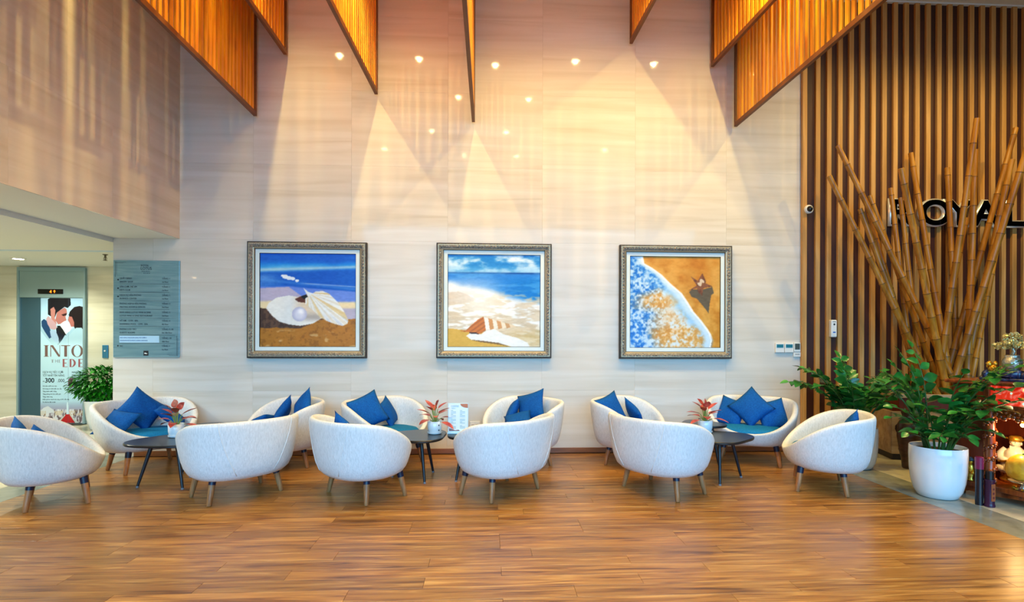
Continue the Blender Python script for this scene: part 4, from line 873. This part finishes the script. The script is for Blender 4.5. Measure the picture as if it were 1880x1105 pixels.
m = MB(); m.lathe([(.0001, 0), (.06, 0), (.066, .02), (.072, .10), (.092, .18), (.098, .2), (.094, .21), (.102, .27), (.112, .33), (.112, .37), (.104, .385), (.112, .40), (.108, .46), (.09, .50), (.07, .52), (.064, .56), (.078, .6), (.07, .6), (.058, .56), (.0001, .5)], 28); obj('body', m.mesh('urn', auto=50), grain('brown_glaze', [(52, 32, 20), (86, 58, 40)], (1, 1, 6), 6, .35, 4, .02), t)
for k in range(4):
    a = 2 * PI * k / 4 + .5; m = MB(); m.tube([(math.cos(a) * r, math.sin(a) * r, z) for r, z in ((.108, .45), (.125, .43), (.128, .40), (.114, .37))], .010, 8); obj('handle', m, MATS['brown_glaze'], t)

# ------------------------------------------------------------------ altar cabinet
e = Vector((.345, -.939, 0)).normalized(); rz = math.atan2(e.y, e.x)
t = thing('altar_cabinet', 'carved rosewood altar cabinet at right edge behind the white pot', 'cabinet', (4.185, 4.70, 0), rz)
AW, AD, AH = 1.12, .55, 1.015      # local x along the front, local y = depth into the cabinet (positive is away from the viewer)
m = MB(); m.bbox(-.05, AW + .05, -.04, AD + .03, AH - .03, AH, .008); obj('top_board', m, M_cab, t)
m = MB(); m.bbox(0, .235, .0, .02, .141, AH - .03, .003); obj('front_panel', m, M_cabd, t)
m = MB(); m.box(0, .02, .02, AD, .08, AH - .03); obj('side_panel', m, M_cabd, t); m = MB(); m.box(AW - .02, AW, .02, AD, .08, AH - .03); obj('side_panel', m, M_cabd, t)
m = MB(); m.box(.02, AW - .02, AD - .02, AD, .08, AH - .03); obj('back_panel', m, M_cabd, t)
m = MB(); m.bbox(.06, AW + .02, -.06, AD, .10, .14, .004); obj('base_shelf', m, M_cab, t)
m = MB(); pr = [(0, 0)]
sc_ = [(0, .0), (.07, .0), (.09, .03), (.14, .05), (.2, .05), (.26, .035), (.33, .05), (.44, .06), (.56, .065), (.68, .06), (.79, .05), (.86, .035), (.92, .05), (.98, .05), (1.03, .03), (1.05, 0), (1.12, 0)]
for k in range(len(sc_) - 1):
    (xa, za), (xb, zb) = sc_[k], sc_[k + 1]
    m.add([(xa, -.025, za), (xb, -.025, zb), (xb, -.025, .10), (xa, -.025, .10), (xa, .01, za), (xb, .01, zb), (xb, .01, .10), (xa, .01, .10)], [(0, 1, 2, 3), (5, 4, 7, 6), (0, 4, 5, 1), (3, 2, 6, 7)])
obj('base_apron', m, M_cab, t)
for (xa, ya) in ((0, .01), (1.05, .01), (0, AD - .07), (1.05, AD - .07)): m = MB(); m.bbox(xa, xa + .07, ya, ya + .06, 0, .1, .004); obj('foot', m, M_cab, t)
random.seed(9)
def carved(x, z0, z1):
    m = MB(); m.lathe([(.044, z0 + .001), (.046, z0 + .02), (.036, z0 + .04), (.036, z1 - .05), (.046, z1 - .02), (.046, z1)], 14, (x, -.005, 0))
    n = int((z1 - z0) / .0135)
    for k in range(n):                                       # a dragon coil and cloud scrolls wound round the post
        a = k * .75; z = z0 + .03 + (z1 - z0 - .06) * k / n
        m.ball((x + .034 * math.cos(a), -.005 + .034 * math.sin(a), z), .020, 7, 5, 0, (1, 1, .8)); m.ball((x + .042 * math.cos(a + 1.4), -.005 + .042 * math.sin(a + 1.4), z + .008), .010, 6, 4)
    return m
for x in (.285, .89): obj('carved_post', carved(x, .14, .80).mesh('carved_post', True), M_cab, t)
m = MB(); m.bbox(.19, .93, -.02, .02, .735, .80, .004)
for k in range(24):
    x = .21 + .70 * k / 23; m.ball((x, -.022, .725 + .014 * math.sin(k * 1.9)), .022, 7, 5, 0, (1, .6, .9)); m.ball((x + .012, -.026, .76 + .01 * math.cos(k * 2.3)), .013, 6, 4)
obj('carved_beam', m.mesh('carved_beam', True), M_cab, t)
m = MB(); m.bbox(.19, .93, -.026, .03, .80, .825, .004); obj('shelf_rail', m, M_cab, t)
for xa in (.24, .60): m = MB(); m.bbox(xa, xa + .038, -.012, .02, .825, AH - .03, .004); obj('stile', m, M_cab, t)
M_glow = grain('lit_red_screen', [(160, 8, 10), (224, 50, 24), (240, 170, 150)], (1, 1, 1), 14, .4, 3, .02, dist=1)
nt = M_glow.node_tree; bs = nt.nodes['Principled BSDF']; nt.links.new(bs.inputs['Base Color'].links[0].from_socket, bs.inputs['Emission Color']); bs.inputs['Emission Strength'].default_value = .75
m = MB(); m.box(.02, AW - .02, .05, .06, .81, AH - .03); gl = obj('lit_screen', m, M_glow, t)
cols = [mat('led_amber', (255, 180, 60), emit=(255, 176, 60), es=5), mat('led_green', (120, 255, 190), emit=(110, 255, 190), es=3), mat('led_red', (255, 30, 20), emit=(255, 40, 24), es=4)]
for k in range(26):
    x = random.uniform(.05, .95); z = random.uniform(.84, .97); m = MB(); m.ball((x, .046, z), random.uniform(.006, .013), 8, 6); obj('led', m, cols[k % 3], gl)
def gp(x, y, z): M = Matrix.Translation((4.185, 4.70, 0)) @ Matrix.Rotation(rz, 4, 'Z'); return M @ Vector((x, y, z))
# altar lamp bulb
t = thing('altar_lamp', 'small glowing bulb hanging inside the altar under the carved beam', 'lamp', gp(.455, .12, .66), rz)
m = MB(); m.ball((0, 0, 0), .018, 10, 8); obj('bulb', m.mesh('bulb', True), mat('bulb_glow', (255, 220, 140), emit=(255, 200, 100), es=22), t)
m = MB(); m.lathe([(.012, .014), (.012, .05), (.0001, .05)], 10); obj('socket', m, M_gold, t); m = MB(); m.tube([(0, 0, .05), (0, 0, .315)], .003, 6); obj('wire', m, M_ink, t)
l = lamp('altar_bulb', 'POINT', gp(.455, .04, .58), 7, (1, .62, .26), shadow_soft_size=.02)
# seated figure
p = gp(.325, .30, .141)
t = thing('seated_statue', 'white and gold seated deity statue inside the altar', 'statue', p, rz); t.scale = (.84, .84, .84)
M_robe = mat('cream_robe', (236, 222, 176), .35); M_face = mat('porcelain_face', (240, 206, 160), .35)
m = MB(); m.lathe([(.12, 0), (.13, .02), (.115, .05), (.12, .07), (.12, .09), (.0001, .09)], 20); obj('pedestal', m.mesh('pedestal', auto=50), M_gold, t)
m = MB(); m.lathe([(.125, .09), (.13, .12), (.12, .17), (.10, .22), (.092, .27), (.085, .31), (.05, .345), (.035, .36)], 20)
for s_ in (-1, 1):
    m.tube([(s_ * .078, 0, .325), (s_ * .115, -.02, .27), (s_ * .10, -.07, .225), (s_ * .03, -.095, .22)], [.035, .04, .036, .026], 10); m.ball((s_ * .085, -.07, .13), .05, 12, 8, 0, (1.2, 1.1, .8))
obj('robe', m.mesh('robe', True), M_robe, t)
m = MB(); m.ball((0, -.005, .40), .052, 16, 12, 0, (.92, .95, 1.1)); m.ball((0, -.056, .395), .010, 8, 6, 0, (.8, .8, 1.2))
for s_ in (-1, 1): m.ball((s_ * .05, 0, .395), .012, 8, 6, 0, (.5, .8, 1.4))
obj('head', m.mesh('head', True), M_face, t)
for s_ in (-1, 1):
    m = MB(); m.ball((s_ * .022, -.098, .222), .016, 8, 6); obj('hand', m.mesh('hand', True), M_face, t)
m = MB()
for s_ in (-1, 1): m.ball((s_ * .018, -.050, .408), .005, 6, 5); m.tube([(s_ * .008, -.054, .42), (s_ * .028, -.046, .422)], .003, 5)
m.tube([(-.014, -.052, .374), (0, -.056, .371), (.014, -.052, .374)], .003, 5); obj('face_details', m, M_ink, t)
m = MB(); m.lathe([(.054, .415), (.06, .43), (.058, .45), (.045, .47), (.0001, .475)], 16)
for s_ in (-1, 1): m.tube([(s_ * .05, .01, .435), (s_ * .085, .01, .44), (s_ * .095, .01, .43)], [.012, .01, .006], 6)
obj('hat', m.mesh('hat', True), M_gold, t)
m = MB(); m.add([(-.03, -.05, .37), (.03, -.05, .37), (.012, -.085, .27), (-.012, -.085, .27), (0, -.09, .24)], [(0, 1, 2, 3), (3, 2, 4)]); obj('beard', m, M_robe, t)
m = MB(); m.tube([(-.1, -.1, .2), (-.03, -.115, .215), (.03, -.115, .215), (.1, -.1, .2)], .012, 8); obj('sash', m, M_gold, t)
# fruit on its stand
p = gp(.50, -.10, 0)
t = thing('fruit_stand', 'low metal offering stand under the yellow pomelo', 'stand', gp(.495, .04, .141), rz); t.scale = (1, 1, .7)
m = MB(); m.lathe([(.06, 0), (.062, .008), (.03, .016), (.02, .05), (.03, .07), (.085, .082), (.10, .095), (.098, .1), (.08, .088), (.0001, .082)], 24); obj('dish', m.mesh('dish', auto=50), mat('silver_metal', (190, 186, 176), .2, metal=.9), t)
m = MB()
for k in range(10): a = 2 * PI * k / 10; m.ball((.064 * math.cos(a), .064 * math.sin(a), .012), .012, 6, 5)
obj('gilt_beading', m, M_gold, t)
o = thing('pomelo', 'round yellow pomelo fruit on the offering stand', 'fruit', gp(.495, .04, .213), rz); o.scale = (1.12, 1.12, 1.12)
M_pom = grain('pomelo_skin', [(196, 132, 18), (222, 166, 40), (236, 188, 70)], (1, 1, 1), 18, .4, 4, .02, bump=.3)
m = MB(); m.lathe([(.0001, .0), (.05, .003), (.09, .028), (.105, .07), (.10, .12), (.075, .165), (.035, .19), (.0001, .193)], 28); obj('rind', m.mesh('rind', True), M_pom, o); m = MB(); m.lathe([(.008, .188), (.006, .202), (.0001, .203)], 8); obj('stalk', m, M_stem, o)
# incense canister
t = thing('incense_holder', 'purple incense stick tube standing before the altar', 'incense', (4.125, 4.275, 0)); t.scale = (.82, .82, 1)
m = MB(); m.lathe([(.0001, 0), (.046, 0), (.048, .01), (.044, .02), (.042, .03), (.042, .21), (.046, .215), (.046, .225), (.038, .225), (.036, .05), (.0001, .05)], 20); obj('tube', m.mesh('tube', auto=50), mat('purple_lacquer', (58, 22, 52), .22), t)
m = MB(); m.bbox(-.02, .02, -.0445, -.040, .05, .19, .001); obj('label_band', m, mat('orange_label', (166, 84, 44), .4), t)
b = MB()
for z in (.08, .115, .15): b.ball((0, -.0455, z), .010, 6, 5, 0, (1, .12, 1))
obj('label_marks', b, mat('dark_red_ink', (110, 30, 30), .5), t)
m2 = MB(); m2.lathe([(.0001, 0), (.034, 0), (.034, .30), (.0001, .30)], 16, (-.056, .056, 0)); obj('glass_tube', m2.mesh('glass_tube', auto=50), mat('dark_smoked', (34, 28, 34), .15), t)
m = MB(); m.lathe([(.036, .30), (.037, .395), (.03, .40), (.0001, .40)], 16, (-.056, .056, 0)); obj('pink_cap', m.mesh('pink_cap', auto=50), mat('magenta_plastic', (132, 32, 72), .25), t)
m = MB(); m.lathe([(.0001, .225), (.034, .225), (.035, .29), (.0001, .29)], 16); obj('black_cap', m.mesh('cap', auto=50), M_black, t)
# small gold vase and wealth figure by the post
t = thing('gold_figurine', 'small gilded figurine beside the left carved post of the altar', 'figurine', gp(.155, -.030, .141), rz)
m = MB(); m.lathe([(.028, 0), (.03, .01), (.018, .02), (.03, .06), (.034, .1), (.024, .14), (.012, .155)], 14); m.ball((0, 0, .175), .024, 12, 8); m.tube([(-.03, -.01, .1), (-.036, -.028, .07), (-.01, -.036, .08)], [.012, .011, .009], 7); m.tube([(.03, -.01, .1), (.036, -.028, .07), (.01, -.036, .08)], [.012, .011, .009], 7); m.v = [(x * .75, y * .68, z * .95) for x, y, z in m.v]; obj('body', m.mesh('body', True), M_gold, t)
m = MB(); m.lathe([(.020, .172), (.026, .18), (.018, .198), (.0001, .21)], 12); obj('hat', m.mesh('hat', True), M_ink, t)
# gold money tree on its rock
p = gp(.315, .20, AH + .001)
t = thing('money_tree_ornament', 'pale gold bonsai ornament in a silver pot on a navy rock base', 'ornament', p, rz); t.scale = (.95, 1, 1.22)
m = MB(); m.bbox(-.19, .24, -.07, .07, 0, .022, .006)
for k in range(22): m.ball((-.17 + .39 * k / 21, random.uniform(-.045, .045), .037 + random.uniform(0, .012)), random.uniform(.02, .034), 7, 5)
m.lathe([(.085, .03), (.09, .06), (.075, .075), (.0001, .075)], 16, (.03, 0, 0)); obj('rock_base', m.mesh('rock_base', True), M_navyrock, t)
m = MB(); m.lathe([(.05, .075), (.056, .08), (.072, .11), (.074, .14), (.058, .165), (.05, .17), (.056, .18), (.05, .185), (.0001, .18)], 20, (.03, 0, 0)); obj('silver_pot', m.mesh('silver_pot', True), M_silverpot, t)
m = MB(); m.tube([(.03, 0, .18), (.045, 0, .21), (.03, 0, .24), (.02, 0, .27)], [.016, .013, .011, .008], 8); m.tube([(.04, 0, .215), (.08, 0, .245), (.11, 0, .25)], [.009, .007, .004], 6); m.tube([(.03, 0, .235), (-.02, 0, .25), (-.07, 0, .25)], [.009, .007, .004], 6); obj('trunk', m.mesh('trunk', True), M_silverpot, t)
b = MB(); random.seed(4)
for (cx, cz, rx, rzz, n) in ((.03, .30, .075, .05, 110), (.10, .25, .055, .022, 50), (-.045, .25, .075, .025, 70), (.03, .265, .08, .03, 60)):
    for k in range(n):
        d = Vector((random.gauss(0, 1), random.gauss(0, 1), random.gauss(0, 1))).normalized() * random.uniform(.6, 1)
        c = Vector((cx + d.x * rx, d.y * .06, cz + d.z * rzz)); M = Matrix.Translation(c) @ Euler((random.uniform(0, 3), random.uniform(0, 3), 0)).to_matrix().to_4x4(); b.lathe([(.0001, -.0015), (.0105, -.0015), (.0105, .0015), (.0001, .0015)], 7, M=M)
obj('coin_leaves', b, M_palegold, t)['kind'] = 'stuff'
for sx_ in (-.11, .165):
    m = MB(); random.seed(int(100 + sx_ * 50))
    m.ball((sx_, -.01, .085), .036, 10, 8, 0, (1.1, .9, .8)); m.ball((sx_ - .02, -.025, .115), .024, 9, 7); m.ball((sx_ + .02, -.01, .12), .02, 8, 6)
    for k in range(12): m.ball((sx_ + random.uniform(-.045, .045), -.01 + random.uniform(-.03, .02), .06 + random.uniform(0, .06)), random.uniform(.009, .016), 6, 5)
    obj('gold_beast', m.mesh('gold_beast', True), M_gold, t)
